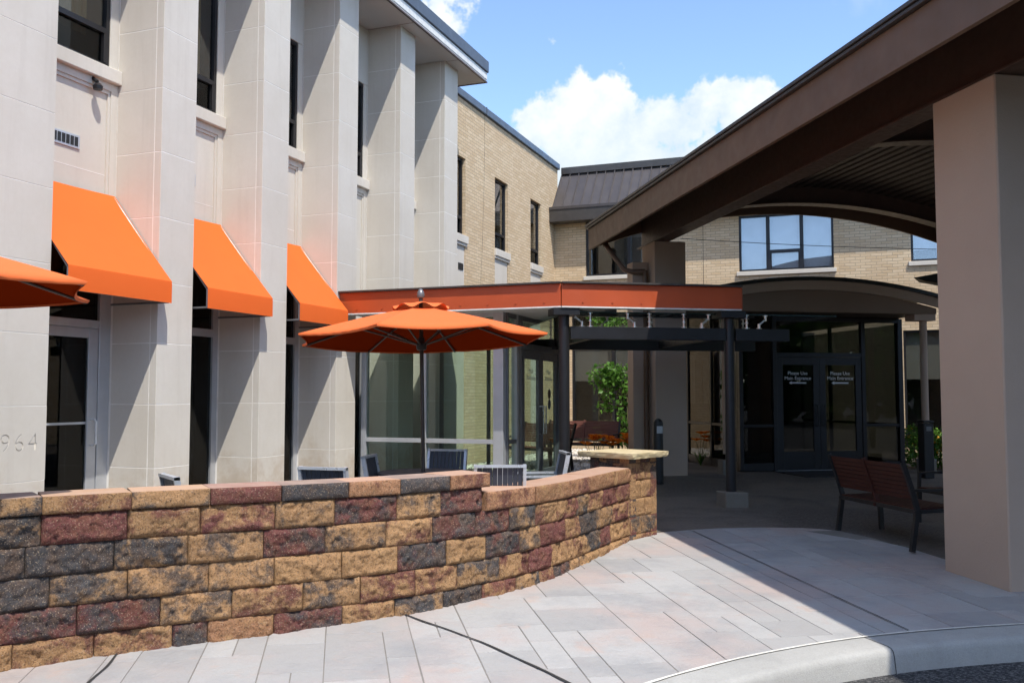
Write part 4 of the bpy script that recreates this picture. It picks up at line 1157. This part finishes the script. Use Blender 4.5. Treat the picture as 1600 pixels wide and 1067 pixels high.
# ================================================================== MAIN ENTRANCE (dark glass box with barrel canopy)
me_t = thing('main_entrance', 'dark glass entrance lobby with black-framed double doors under an arched tan canopy', 'entrance', ab(16.8, 9.3, .12), ANG)
def LE(a, b, z): return (b - 9.3, a - 16.8, z - .12)
def ebox(name, lo, hi, mat, parent=None, bev=.003): return box(name, LE(*lo), LE(*hi), mat, parent or me_t, bev)
DA, BL, BR, ZT = 16.8, 7.62, 11.15, 3.14
ebox('threshold', (DA - .12, 8.36, .10), (DA + .05, 10.30, .135), 'aluminium')
ebox('lobby_floor', (DA + .051, BL, .10), (21.5, BR, .13), 'inside_floor', None, 0)
ebox('door_mat', (DA - 1.35, 8.3, .10), (DA - .15, 10.3, .132), 'rubber')
for (b0_, b1_) in ((BL, BL + .08), (8.33, 8.41), (10.24, 10.32), (BR - .10, BR)):
    ebox('mullion', (DA - .05, b0_, .131), (DA + .05, b1_, ZT), 'bronze')
ebox('transom', (DA - .045, 8.411, 2.36), (DA + .045, 10.239, 2.44), 'bronze'); ebox('transom_pane', (DA - .004, 8.411, 2.441), (DA + .004, 10.239, ZT - .08), 'glass_dark', None, 0)
for (b0_, b1_) in ((BL + .081, 8.329), (10.321, BR - .101)):
    ebox('pane', (DA - .004, b0_, .28), (DA + .004, b1_, ZT - .08), 'glass_dark', None, 0)
    ebox('mid_rail', (DA - .04, b0_, .98), (DA + .04, b1_, 1.03), 'bronze'); ebox('base_rail', (DA - .04, b0_, .131), (DA + .04, b1_, .279), 'bronze')
for (b0_, b1_) in ((BL + .081, 8.329), (8.411, 10.239), (10.321, BR - .101)): ebox('head_rail', (DA - .045, b0_, ZT - .079), (DA + .045, b1_, ZT), 'bronze')
for di, (b0_, b1_) in enumerate(((8.415, 9.322), (9.328, 10.235))):
    st = .13
    d = ebox('door', (DA - .03, b0_, .14), (DA + .02, b0_ + st, 2.355), 'bronze'); do = Vector(d.location)
    def ds(name, lo, hi, mat, bev=.003):
        lo, hi = Vector(LE(*lo)), Vector(LE(*hi)); lo2 = Vector((min(lo.x, hi.x), min(lo.y, hi.y), min(lo.z, hi.z))); hi2 = Vector((max(lo.x, hi.x), max(lo.y, hi.y), max(lo.z, hi.z)))
        c = (lo2 + hi2) / 2; s_ = hi2 - lo2
        return obj(name, boxmesh(s_.x, s_.y, s_.z, bev, mat), None, d, c - do)
    ds('stile', (DA - .03, b1_ - st, .14), (DA + .02, b1_, 2.355), 'bronze')
    ds('rail', (DA - .03, b0_ + st, 2.20), (DA + .02, b1_ - st, 2.355), 'bronze'); ds('rail', (DA - .03, b0_ + st, .14), (DA + .02, b1_ - st, .50), 'bronze')
    ds('pane', (DA - .008, b0_ + st, .501), (DA - .002, b1_ - st, 2.199), 'glass_dark', 0)
    cb_ = (b0_ + b1_) / 2
    fcurve_text('lettering', 'Please Use\nMain Entrance', .098, 'paper', d, Vector(LE(DA - .012, cb_, 1.985)) - do, (R(90), 0, 0), .0006)
    m = MB(); z_ = 1.845; y_ = DA - .0125
    pts = [(-.19, 0), (-.13, .035), (-.13, .014), (.18, .014), (.18, -.014), (-.13, -.014), (-.13, -.035)]
    q = [Vector(LE(y_, cb_ + x, z_ + z)) - do for x, z in pts]; m.add(q, [tuple(range(7))]); m.build('arrow', 'paper', d)
    hb = b1_ - .07 if di == 0 else b0_ + .07
    m = MB(); m.tube([Vector(LE(*q_)) - do for q_ in ((DA - .03, hb, 1.40), (DA - .09, hb, 1.40), (DA - .09, hb, 1.0), (DA - .03, hb, 1.0))], .014, 8); m.build('handle', 'black_metal', d, True)
# left glass side and right side of the lobby
for s_, bb in ((0, BL), (1, BR - .07)):
    for k in range(4):
        a_ = DA + .06 + k * 1.3
        ebox('side_mullion', (a_, bb, .131), (a_ + .07, bb + .07, ZT), 'bronze')
        if k < 3:
            ebox('side_pane', (a_ + .071, bb + .03, .3), (a_ + 1.299, bb + .038, ZT - .1), 'glass_dark', None, 0)
            ebox('side_rail', (a_ + .071, bb + .005, .98), (a_ + 1.299, bb + .065, 1.03), 'bronze')
            ebox('side_base', (a_ + .071, bb + .005, .131), (a_ + 1.299, bb + .065, .299), 'bronze')
ebox('lobby_ceiling', (DA + .051, BL + .001, ZT + .001), (21.5, BR - .001, ZT + .06), 'deck_dark', None, 0)
ebox('lobby_back_wall', (20.8, BL - .3, .12), (20.9, BR + .3, ZT), 'dark_inside', None, 0)
ebox('inner_blind', (20.72, 7.9, 1.4), (20.78, 8.3, 2.5), 'blind'); ebox('inner_blind', (20.72, 8.5, 1.4), (20.78, 8.8, 2.5), 'blind')
# barrel canopy
CA0, CA1 = 15.62, 18.6
bc, hb_, ztop, drop = 8.75, 2.5, 3.76, .30
def arcz(u): return ztop - drop * u * u
def barrel(name, a0, a1, dz0, dz1, mat, shrink=0.0, flat=None):
    n = 28; v, f = [], []
    for i in range(n + 1):
        u = -1 + 2 * i / n; b = bc + u * (hb_ - shrink)
        z1 = arcz(u) + dz1; z0 = arcz(u) + dz0 if flat is None else flat
        v += [LE(a0, b, z0), LE(a0, b, z1), LE(a1, b, z1), LE(a1, b, z0)]
    for i in range(n):
        for j in range(4): f.append((i * 4 + j, i * 4 + (j + 1) % 4, (i + 1) * 4 + (j + 1) % 4, (i + 1) * 4 + j))
    f += [(0, 1, 2, 3), tuple(n * 4 + j for j in (3, 2, 1, 0))]
    me_ = pyd(name, v, f); bm = bmesh.new(); bm.from_mesh(me_); bmesh.ops.recalc_face_normals(bm, faces=bm.faces[:]); bm.to_mesh(me_); bm.free()
    return obj(name, me_, mat, me_t)
barrel('canopy_roof', CA0 - .07, CA1, -.03, .035, 'black_metal')
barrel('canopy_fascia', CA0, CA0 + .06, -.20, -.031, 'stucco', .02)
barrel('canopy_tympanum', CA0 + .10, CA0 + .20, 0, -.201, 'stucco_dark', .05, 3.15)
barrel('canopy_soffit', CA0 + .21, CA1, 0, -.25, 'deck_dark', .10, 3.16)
for (a_, b_) in ((15.9, 11.03), (16.3, 7.14), (19.3, 7.06)):
    m = MB(); m.lathe([(.068, .38), (.068, 3.14 - .12)], 18, LE(a_, b_, .12)); pst = m.build('canopy_post', 'stucco', me_t, True)
    m = MB(); m.box(LE(a_ - .13, b_ - .13, .08), LE(a_ + .13, b_ + .13, .39)); m.build('concrete_pedestal', 'pedestal', pst, bev=.01)
m = MB(); m.box(LE(15.75, 10.75, 3.03), LE(16.05, 11.2, 3.149)); m.build('post_bracket', 'stucco', me_t)

# ================================================================== PORTE-COCHERE
pcx = thing('porte_cochere', 'big brown barrel-roofed drive canopy on square tan stucco columns', 'canopy', ab(8, 5.7, 0), ANG)
def LP(a, b, z): return (b - 5.7, a - 8, z)
def pbox(name, lo, hi, mat, parent=None, bev=.006): return box(name, LP(*lo), LP(*hi), mat, parent or pcx, bev)
BC, ZA, RR = 9.1, 5.30, 22.2
EL, ER, AN, AF = 4.75, 13.45, 2.0, 17.3
def pz(b): return ZA - (b - BC) ** 2 / RR
for (a0, a1, b0_, b1_) in ((7.12, 8.0, 5.714, 6.45), (16.2, 16.9, 5.714, 6.33), (7.12, 8.0, 12.30, 12.96), (16.2, 16.9, 12.34, 12.96)):
    c = pbox('column', (a0, b0_, gz(a0) - .3), (a1, b1_, 4.475), 'stucco', None, .012)
# pilaster and downpipe by the far left column
pbox('pilaster', (16.55, 5.40, 0), (16.88, 5.713, 4.12), 'stucco')
m = MB(); m.tube([LP(16.95, 5.0, 4.50), LP(16.8, 5.02, 4.38), LP(16.62, 5.26, 3.98), LP(16.52, 5.38, 3.93), LP(16.45, 5.62, 3.93)], .05, 12); m.tube([LP(16.45, 5.62, 3.95), LP(16.45, 5.62, .15)], .045, 12)
m.build('downpipe', 'brown', pcx, True)
# I-beams on the columns
for b0_ in (5.72, 12.64):
    for nm, lo, hi in (('beam_web', (AN + .2, b0_ + .10, 4.50), (AF - .05, b0_ + .20, pz(b0_) + .33)), ('beam_flange', (AN + .2, b0_, 4.476), (AF - .05, b0_ + .30, 4.499))):
        pbox(nm, lo, hi, 'brown_dark', None, .002)
def arch(name, a0, a1, b0_, b1_, dz0, dz1, mat):
    n = 36; v, f = [], []
    for i in range(n + 1):
        b = b0_ + (b1_ - b0_) * i / n; z = pz(b)
        v += [LP(a0, b, z + dz0), LP(a0, b, z + dz1), LP(a1, b, z + dz1), LP(a1, b, z + dz0)]
    for i in range(n):
        for j in range(4): f.append((i * 4 + j, i * 4 + (j + 1) % 4, (i + 1) * 4 + (j + 1) % 4, (i + 1) * 4 + j))
    f += [(0, 1, 2, 3), tuple(n * 4 + j for j in (3, 2, 1, 0))]
    me_ = pyd(name, v, f); bm = bmesh.new(); bm.from_mesh(me_); bmesh.ops.recalc_face_normals(bm, faces=bm.faces[:]); bm.to_mesh(me_); bm.free()
    me_.polygons.foreach_set('use_smooth', [True] * len(me_.polygons)); me_.set_sharp_from_angle(angle=R(30))
    return obj(name, me_, mat, pcx)
for a_ in (3.0, 7.55, 12.0, 16.45):
    arch('arch_web', a_ - .04, a_ + .04, 5.93, 12.73, .06, .37, 'brown_dark'); arch('arch_flange', a_ - .14, a_ + .14, 5.93, 12.73, .035, .059, 'brown_dark')
arch('end_fascia', AF - .05, AF, EL, ER, -.0, .48, 'brown'); arch('end_fascia', AN, AN + .05, EL, ER, 0, .48, 'brown')
for b0_ in (EL, ER - .05): pbox('eave_fascia', (AN + .051, b0_, pz(EL)), (AF - .051, b0_ + .05, pz(EL) + .40), 'brown', None, .003)
for b0_, b1_ in ((EL - .05, EL + .06), (ER - .06, ER + .05)):
    pbox('gutter_edge', (AN - .02, b0_, pz(EL) + .405), (AF + .02, b1_, pz(EL) + .44), 'gutter', None, .004)
    pbox('gutter_edge', (AN - .03, b0_ - .02, pz(EL) + .445), (AF + .03, b1_, pz(EL) + .485), 'gutter', None, .004)
arch('roof_sheet', AN, AF, EL + .06, ER - .06, .43, .485, 'gutter')
# ribbed metal deck under the roof: one pan between each pair of ribs
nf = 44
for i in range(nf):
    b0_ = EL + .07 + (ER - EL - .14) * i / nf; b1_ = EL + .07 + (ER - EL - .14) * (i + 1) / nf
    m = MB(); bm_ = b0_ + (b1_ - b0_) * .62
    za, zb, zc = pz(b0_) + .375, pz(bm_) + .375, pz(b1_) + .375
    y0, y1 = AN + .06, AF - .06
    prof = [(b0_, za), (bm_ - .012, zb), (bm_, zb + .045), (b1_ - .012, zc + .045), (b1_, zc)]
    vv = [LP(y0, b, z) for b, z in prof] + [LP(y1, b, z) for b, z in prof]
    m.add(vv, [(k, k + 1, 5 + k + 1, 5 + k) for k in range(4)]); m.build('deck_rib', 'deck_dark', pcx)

# ================================================================== FURNITURE
def umbrella(loc, tilt, rz, label, RAD=1.36, UP=0.0):
    t = thing('patio_umbrella', label, 'umbrella', loc, 0, 'orange patio umbrellas')
    t.rotation_euler = (tilt[0], tilt[1], 0)
    ZR, ZTOP = 2.12 + UP, 2.47 + UP + (RAD - 1.36) * .26
    N = 8
    def rim(k, r=RAD, z=ZR): q = rz + 2 * math.pi * k / N; return Vector((r * math.cos(q), r * math.sin(q), z))
    m = MB(); m.lathe([(.021, .03), (.021, ZTOP + .09)], 14); m.build('pole', 'umb_pole', t, True)
    m = MB(); m.lathe([(.26, .0), (.26, .05), (.12, .085), (.045, .10), (.04, .32), (.03, .33)], 24); m.build('base', 'umb_pole', t, True)
    m = MB(); m.lathe([(r_, ZTOP + h_) for r_, h_ in ((.012, .075), (.036, .09), (.043, .115), (.036, .15), (.018, .18), (.002, .19))], 14); m.build('finial', 'alu_dark', t, True)
    m = MB(); m.lathe([(r_, ZR + h_) for r_, h_ in ((.045, -.12), (.055, -.10), (.055, -.05), (.035, -.03), (.035, .01))], 12); m.build('hub', 'black_metal', t, True)
    nr, ns = 8, 8
    cut = .2
    for k in range(N):
        a, b_ = rim(k), rim(k + 1); v, f = [], []
        for i in range(nr + 1):
            r = cut * .8 + (1 - cut * .8) * i / nr
            for j in range(ns + 1):
                u = j / ns; p = a.lerp(b_, u)
                s4 = 4 * u * (1 - u)
                x, y = p.x * r, p.y * r
                pull = 1 - .05 * s4 * r ** 3
                z = ZTOP + (ZR - ZTOP) * r ** 1.12 - .035 * s4 * r * (1 - .35 * r)
                v.append((x * pull, y * pull, z))
        q = ns + 1
        for i in range(nr):
            for j in range(ns): f.append((i * q + j, (i + 1) * q + j, (i + 1) * q + j + 1, i * q + j + 1))
        # turned-down hem
        o = len(v)
        for j in range(ns + 1):
            x, y, z = v[nr * q + j]; v.append((x * .99, y * .99, z - .022))
        for j in range(ns): f.append((nr * q + j, o + j, o + j + 1, nr * q + j + 1))
        obj('canopy_panel', pyd('canopy_panel', v, f, True), 'umbrella', t)
        lv = [(x * .992, y * .992, z - .006) for x, y, z in v[:(nr + 1) * q]]  # added layer just below the canopy, coloured as its shaded underside
        obj('shade_layer', pyd('shade_layer', lv, f[:nr * ns], True), 'shade_layer', t)
        m = MB(); m.tube([(0, 0, ZTOP - .03), rim(k, RAD * .5, ZTOP + (ZR - ZTOP) * .46 - .028), rim(k, RAD * .985, ZR - .02)], .011, 6); rb = m.build('rib', 'umb_pole', t, True)
        m = MB(); m.tube([rim(k, .04, ZR - .065), rim(k, RAD * .52, ZTOP + (ZR - ZTOP) * .48 - .035)], .009, 6); m.build('strut', 'umb_pole', rb, True)
    # vent cap with wavy hem
    v, f = [], []; nn = 64
    for i in range(5):
        r = .03 + (.30 - .03) * i / 4
        for j in range(nn):
            q = rz + 2 * math.pi * j / nn; wv = .5 - .5 * math.cos(8 * (q - rz))
            v.append((r * math.cos(q), r * math.sin(q), ZTOP + .055 - .30 * r - (.012 if i == 4 else 0) + .045 * wv * (i / 4) ** 2))
    for i in range(4):
        for j in range(nn): f.append((i * nn + j, (i + 1) * nn + j, (i + 1) * nn + (j + 1) % nn, i * nn + (j + 1) % nn))
    obj('vent_cap', pyd('vent_cap', v, f, True), 'umbrella', t)
    return t
PZ = .08
umbrella((-4.235, 8.66, PZ), (R(-2.0), R(-2.3), 0), R(9), 'open orange umbrella with bronze pole in front of the glass vestibule')
umbrella((-5.85, 3.67, PZ), (0, 0, 0), R(22.3), 'open orange umbrella cut off by the left edge, in front of the engraved pier', 1.60, .09)

def chair_proto():
    t = thing('patio_chair', '', 'chair')
    w, hgt = .47, .90
    # x right, y forward, origin floor centre; backrest at -y leaning back
    def back(x, z): return (x, -.21 - .20 * (z - .42), z)
    m = MB()
    for s in (-1, 1):
        x = s * (w / 2 - .014); m.bar(back(x, .40), back(x, hgt), .028, .045, (0, 1, 0))
    m.bar(back(-w / 2, hgt - .012), back(w / 2, hgt - .012), .05, .024, (0, 0, 1)); m.bar(back(-w / 2 + .03, .50), back(w / 2 - .03, .50), .028, .024, (0, 0, 1))
    m.build('back_frame', 'chair_frame', t)
    for k in range(9):
        x = -w / 2 + .0525 + k * (w - .105) / 8
        m = MB(); m.bar(back(x, .515), back(x, hgt - .026), .0405, .010, (0, 1, .2)); m.build('slat', 'slat_navy', t)
    m = MB()
    for s in (-1, 1): m.bar((s * (w / 2 - .014), -.21, .42), (s * (w / 2 - .014), .23, .43), .028, .04)
    m.bar((-w / 2 + .03, .22, .43), (w / 2 - .03, .22, .43), .03, .04); m.bar((-w / 2 + .03, -.20, .42), (w / 2 - .03, -.20, .42), .03, .04); m.build('seat_frame', 'chair_frame', t)
    for k in range(7):
        y = -.16 + k * .058; m = MB(); m.bar((-w / 2 + .03, y, .44), (w / 2 - .03, y, .44), .048, .012); m.build('seat_slat', 'slat_navy', t)
    for s in (-1, 1):
        for y0, y1 in ((.215, .235), (-.205, -.25)):
            m = MB(); m.bar((s * (w / 2 - .014), y0, .42), (s * (w / 2 - .014), y1, 0), .03, .035, (0, 1, 0)); m.build('leg', 'chair_frame', t)
        m = MB(); m.bar(back(s * (w / 2 + .018), .65), (s * (w / 2 + .018), .24, .65), .04, .024); m.bar((s * (w / 2 + .018), .225, .64), (s * (w / 2 + .018), .225, .42), .03, .03); m.build('armrest', 'chair_frame', t)
    return t
def place(t, loc, rz, label, group, first):
    if first: c = t
    else:
        c = t.copy(); col.objects.link(c)
        for ch in list(t.children):
            d = ch.copy(); col.objects.link(d); d.parent = c
    c.location = loc; c.rotation_euler = (0, 0, rz); c['label'] = label; c['group'] = group
    return c
proto = chair_proto()
CH = [((-4.37, 7.20), R(3), 'slatted navy patio chair with its back to the wall, left of the umbrella pole'),
      ((-4.42, 9.41), R(187), 'slatted navy patio chair just right of the umbrella pole, facing the wall'),
      ((-3.13, 7.95), R(24), 'slatted navy patio chair behind the step in the wall'),
      ((-3.32, 9.60), R(118), 'dark patio chair turned sideways near the stone pier and the glass doors'),
      ((-4.48, 8.52), R(-76), 'patio chair seen edge-on left of the umbrella pole, before the glass'),
      ((-4.86, 6.03), R(-35), 'patio chair whose top rail just clears the wall in front of the middle bay')]
for i, ((x, y), rz, lab) in enumerate(CH): place(proto, (x, y, PZ), rz, lab, 'slatted patio chairs', i == 0)
def table(x, y, label):
    t = thing('patio_table', label, 'table', (x, y, PZ), 0, 'patio tables')
    m = MB(); m.lathe([(.03, .70), (.48, .70), (.49, .71), (.49, .725), (.03, .725)], 32); m.build('table_top', 'slat_navy', t, True)
    for k in range(4):
        q = math.pi / 4 + k * math.pi / 2
        m = MB(); m.bar((.30 * math.cos(q), .30 * math.sin(q), .70), (.40 * math.cos(q), .40 * math.sin(q), 0), .03, .03, (0, 1, 0)); m.build('leg', 'chair_frame', t)
table(-4.235, 8.66, 'round patio table around the pole of the umbrella before the vestibule')
table(-5.85, 3.67, 'round patio table under the umbrella at the left edge')

def bench(name, label, loc, rz, wood, metal, length=1.5, group=None):
    t = thing(name, label, 'bench', loc, rz, group)
    Lh = length / 2
    def back(x, z): return (x, -.20 - .26 * (z - .44) - .10 * max(0, z - .62), z)
    for k in range(8):
        z0 = .56 + k * .047
        m = MB(); m.bar(back(-Lh + .02, z0), back(Lh - .02, z0), .012, .042, (0, -.25, 1)); m.build('back_slat', wood, t)
    for k in range(8):
        y = -.19 + k * .066; m = MB(); m.bar((-Lh + .02, y, .44 + .012 * (k / 7)), (Lh - .02, y, .44 + .012 * (k / 7)), .058, .02); m.build('seat_slat', wood, t)
    for x in (-Lh, 0, Lh):
        m = MB(); P = [back(x, z) for z in (.40, .55, .70, .80, .93)]
        for p, q in zip(P, P[1:]): m.bar(p, q, .035, .05, (0, 1, 0))
        m.bar((x, -.24, .41), (x, .30, .43), .035, .035); m.build('side_frame', metal if x else wood, t)
    m = MB(); m.bar((-Lh, -.215, .415), (Lh, -.215, .415), .03, .045); m.bar((-Lh, .29, .425), (Lh, .29, .425), .03, .045); m.build('seat_rail', metal, t)
    for x in (-Lh, Lh):
        m = MB(); m.bar((x, -.20, .44), (x, -.27, 0), .045, .05, (0, 1, 0)); m.build('leg', metal, t)
        m = MB(); m.bar((x, .29, .42), (x, .31, 0), .045, .05, (0, 1, 0)); m.build('leg', metal, t)
        m = MB(); m.bar((x, -.28, .64), (x, .27, .64), .05, .025); m.bar((x, .28, .65), (x, .29, .43), .03, .04, (0, 1, 0)); m.build('armrest', metal, t)
    return t
# bench under the drive canopy, its back to the plaza and end towards the camera
bp = ab(9.50, 6.16, gz(9.5))
bench('park_bench', 'red-brown slatted bench with black metal frame beside the big near column', bp, ANG + R(-90), 'bench_wood', 'black_metal', 1.46)
bp2 = ab(9.9, 7.55, gz(9.9))
bench('park_bench', 'second slatted bench half hidden behind the near column', bp2, ANG + R(90), 'bench_wood', 'black_metal', 1.46)
# benches in the courtyard behind the vestibule
bench('park_bench', 'dark red slatted bench by the window with the green climber', (-5.7, 19.35, .12), R(180), 'bench_dark', 'black_metal', 1.6)
bench('park_bench', 'dark bench seen through the vestibule glass in front of the brick wall', (-6.0, 17.3, .12), R(150), 'bench_dark', 'black_metal', 1.5)

# bollard and ash post
def pt(px_x, d, z=0):   # plan position from a bearing ratio and a forward distance
    hf = Vector((-math.sin(R(20.66)), math.cos(R(20.66)), 0)); rt = Vector((math.cos(R(20.66)), math.sin(R(20.66)), 0))
    return hf * d + rt * (px_x * d) + Vector((0, 0, z))
bo = thing('bollard', 'black dome-topped bollard with a small white notice by the far column', 'bollard', pt(.1588, 15.6, .12))
m = MB(); m.lathe([(.085, 0), (.085, 1.0), (.08, 1.03), (.06, 1.065), (.03, 1.085), (.0, 1.09)], 24); m.build('post', 'black_metal', bo, True)
m = MB(); m.box((-.05, -.092, .84), (.05, -.087, .96)); m.build('notice', 'aluminium', bo, rot=(0, 0, R(29)))
ap = thing('ash_post', 'square black cigarette receptacle beside the arched canopy post', 'receptacle', pt(.4495, 16.6, .12), ANG)
box('body', (-.095, -.095, 0), (.095, .095, .98), 'black_metal', ap, .008); box('lid', (-.105, -.105, .99), (.105, .105, 1.03), 'black_metal', ap, .006); box('plate', (-.05, -.099, .84), (.05, -.0955, .92), 'alu_dark', ap, .001)
# dark lamp hood on the right column of the drive canopy
lh = thing('wall_lamp', 'dark wedge-shaped lamp hood beside the near column against the brick', 'lamp', ab(16.4, 11.49, 3.84), ANG)
m = MB(); m.add([(-.28, -.02, .10), (.4, -.14, .23), (.4, .14, .23), (-.28, .02, .10), (-.1, -.10, 0.02), (.4, -.14, -.04), (.4, .14, -.04), (-.1, .10, .02)], [(0, 1, 2, 3), (7, 6, 5, 4), (0, 4, 5, 1), (1, 5, 6, 2), (2, 6, 7, 3), (3, 7, 4, 0)]); m.build('hood', 'black_metal', lh)
box('arm', (.4, -.03, .05), (.86, .03, .12), 'black_metal', lh)

# ================================================================== PLANTS
random.seed(11)
def leaf_cloud(pts, size, sq=.55):
    v, f = [], []
    for p in pts:
        s = size * random.uniform(.6, 1.3)
        d = Vector((random.gauss(0, 1), random.gauss(0, 1), random.gauss(0, .7) - .2)).normalized()
        u = d.cross(Vector((random.gauss(0, 1), random.gauss(0, 1), random.gauss(0, 1)))).normalized(); w_ = d.cross(u)
        o = len(v); p = Vector(p)
        v += [p, p + d * s * .45 + u * s * sq * .5 + w_ * s * .08, p + d * s, p + d * s * .45 - u * s * sq * .5 + w_ * s * .08]
        f += [(o, o + 1, o + 2), (o, o + 2, o + 3)]
    return pyd('leaves', v, f)
# climber on a trellis
vn = thing('climbing_vine', 'bright green climbing vine on a thin trellis in front of the dark window', 'vine', (-5.27, 20.6, .12))
m = MB()
for x in (-.36, -.05, .2, .33): m.tube([(x, 0, 0), (x * .95, .02, 2.05)], .010, 6)
for z in (.9, 1.5, 2.0): m.tube([(-.38, 0, z), (.36, 0, z)], .008, 6)
m.build('trellis', 'stem', vn, True)
pts = []
for k in range(900):
    r = random.random()
    if r < .55: x = random.gauss(-.05, .22); z = 1.95 + random.gauss(0, .14); 
    elif r < .8: x = random.gauss(-.12, .13); z = random.uniform(1.1, 1.95)
    else: x = random.gauss(.22, .06); z = random.uniform(.35, 1.9)
    x = max(-.52, min(.5, x)); pts.append((x, random.gauss(0, .10), min(z, 2.2)))
for k in range(24): pts.append((-.40 + random.gauss(0, .03), random.gauss(0, .04), random.uniform(.5, .8)))
obj('leaves', leaf_cloud(pts, .105, .8), 'leaf', vn)
# day lilies
def lily(x, y, lab, n=9):
    t = thing('day_lily', lab, 'flower', (x, y, .12), 0, 'orange day lilies in front of the bench')
    v, f = [], []
    for k in range(46):
        q = random.uniform(0, 2 * math.pi); l = random.uniform(.3, .55); w_ = .012
        d = Vector((math.cos(q), math.sin(q), 0)); u = Vector((-d.y, d.x, 0)); o = len(v)
        for i in range(5):
            s = i / 4; p = d * (l * .55 * s) + Vector((0, 0, l * (1.3 * s - .75 * s * s)))
            ww = w_ * (1 - s * .9); v += [p - u * ww, p + u * ww]
        for i in range(4): f.append((o + 2 * i, o + 2 * i + 1, o + 2 * i + 3, o + 2 * i + 2))
    obj('leaves', pyd('leaves', v, f), 'leaf_dark', t)
    for k in range(n):
        m = MB(); px_, py_ = random.gauss(0, .10), random.gauss(0, .08); h = random.uniform(.50, .70)
        m.tube([(0, 0, 0), (px_ * .5, py_ * .5, h * .6), (px_, py_, h)], .005, 5); st_ = m.build('stalk', 'stem', t)
        v, f = [], []
        for j in range(6):
            q = j * math.pi / 3 + random.uniform(-.2, .2); d = Vector((math.cos(q), math.sin(q), 0)); u = Vector((-d.y, d.x, 0)); o = len(v); c = Vector((px_, py_, h))
            v += [c, c + d * .06 + u * .034 + Vector((0, 0, .06)), c + d * .125 + Vector((0, 0, .05)), c + d * .06 - u * .034 + Vector((0, 0, .06))]
            f += [(o, o + 1, o + 2), (o, o + 2, o + 3)]
        obj('bloom', pyd('bloom', v, f), 'petal', st_)
for i, (r_, d_, lab) in enumerate(((.0915, 17.6, 'clump of orange day lilies left above the tan pier top'), (.1075, 17.4, 'clump of orange day lilies in the middle above the tan pier top'), (.128, 17.8, 'clump of orange day lilies right, beside the tan column'), (.2045, 19.5, 'single day lily clump by the entrance glass'))):
    p = pt(r_, d_); lily(p.x, p.y, lab, 10 if i < 3 else 5)
# flowering bush right of the entrance
def bush(r_, d_, rad, h, lab, n=900):
    p = pt(r_, d_); t = thing('flowering_bush', lab, 'bush', (p.x, p.y, .12), 0, 'bushes in the border behind the lobby')
    m = MB()
    for k in range(7):
        q = k * .9; m.tube([(0, 0, 0), (rad * .5 * math.cos(q), rad * .5 * math.sin(q), h * .7)], [.012, .004], 5)
    m.build('stems', 'stem', t)
    P = []
    while len(P) < n:
        x, y, z = random.uniform(-1, 1), random.uniform(-1, 1), random.uniform(0, 1)
        rr = math.hypot(x, y) ** 2 + (max(0, z - .45) / .55) ** 2
        if rr > 1.05 + .3 * mnoise.noise((x * 2, y * 2, z * 2)) or rr < .25: continue
        P.append((x * rad, y * rad, z * h + .05))
    obj('foliage', leaf_cloud(P, .085, .75), 'leaf_dark', t)
    Q = [q for q in P if q[2] > h * .5][:26]
    obj('blooms', leaf_cloud(Q, .075, .9), 'petal_yellow', t)
bush(.4385, 18.9, .40, .85, 'rounded green flowering bush between the lobby and the arched canopy post')
bush(.4660, 18.6, .28, .60, 'small bush with orange flowers beside the arched canopy post', 600)
bush(.455, 21.5, .5, .7, 'low green bush farther back against the brick wing', 600)
# white gravel in the courtyard bed
v, f = [], []
base = [(1, 0, 0), (0, 1, 0), (-1, 0, 0), (0, -1, 0), (0, 0, .7), (0, 0, -.3)]
tri = [(0, 1, 4), (1, 2, 4), (2, 3, 4), (3, 0, 4), (1, 0, 5), (2, 1, 5), (3, 2, 5), (0, 3, 5)]
for k in range(5200):
    x = random.uniform(-7.6, -3.6); y = random.uniform(16.6, 24.0)
    if x > -4.4 + .15 * mnoise.noise((y, 0, 0)) and y < 20: continue
    s = random.uniform(.025, .06); q = random.uniform(0, 6.28); o = len(v)
    for (a_, b_, c_) in base:
        a2, b2 = a_ * random.uniform(.7, 1.2) * s, b_ * random.uniform(.6, 1) * s
        v.append((x + a2 * math.cos(q) - b2 * math.sin(q), y + a2 * math.sin(q) + b2 * math.cos(q), .135 + c_ * s))
    f += [tuple(o + i for i in t_) for t_ in tri]
g = obj('gravel', pyd('gravel', v, f), 'gravel'); g['kind'] = 'stuff'; g['label'] = 'white river gravel covering the courtyard bed in front of the windows'

# trees across the road behind the viewer (seen only as dark reflections in the glass)
random.seed(3)
pts = []
for k in range(44):
    q = R(-160 + k * 5.8 + random.uniform(-2, 2)); d_ = random.uniform(33, 44)
    cx_, cy_, h_ = d_ * math.cos(q), d_ * math.sin(q), random.uniform(7, 11)
    for i in range(520):
        while True:
            x, y, z = random.uniform(-1, 1), random.uniform(-1, 1), random.uniform(-1, 1)
            if x * x + y * y + z * z < 1.0 + .3 * mnoise.noise((x * 2 + k, y * 2, z * 2)): break
        pts.append((cx_ + x * h_ * .42, cy_ + y * h_ * .42, h_ * .48 + z * h_ * .52))
tl = obj('treeline', leaf_cloud(pts, 1.25, 1.0), 'leaf_dark'); tl['kind'] = 'stuff'; tl['label'] = 'green treeline across the road, out of the picture'
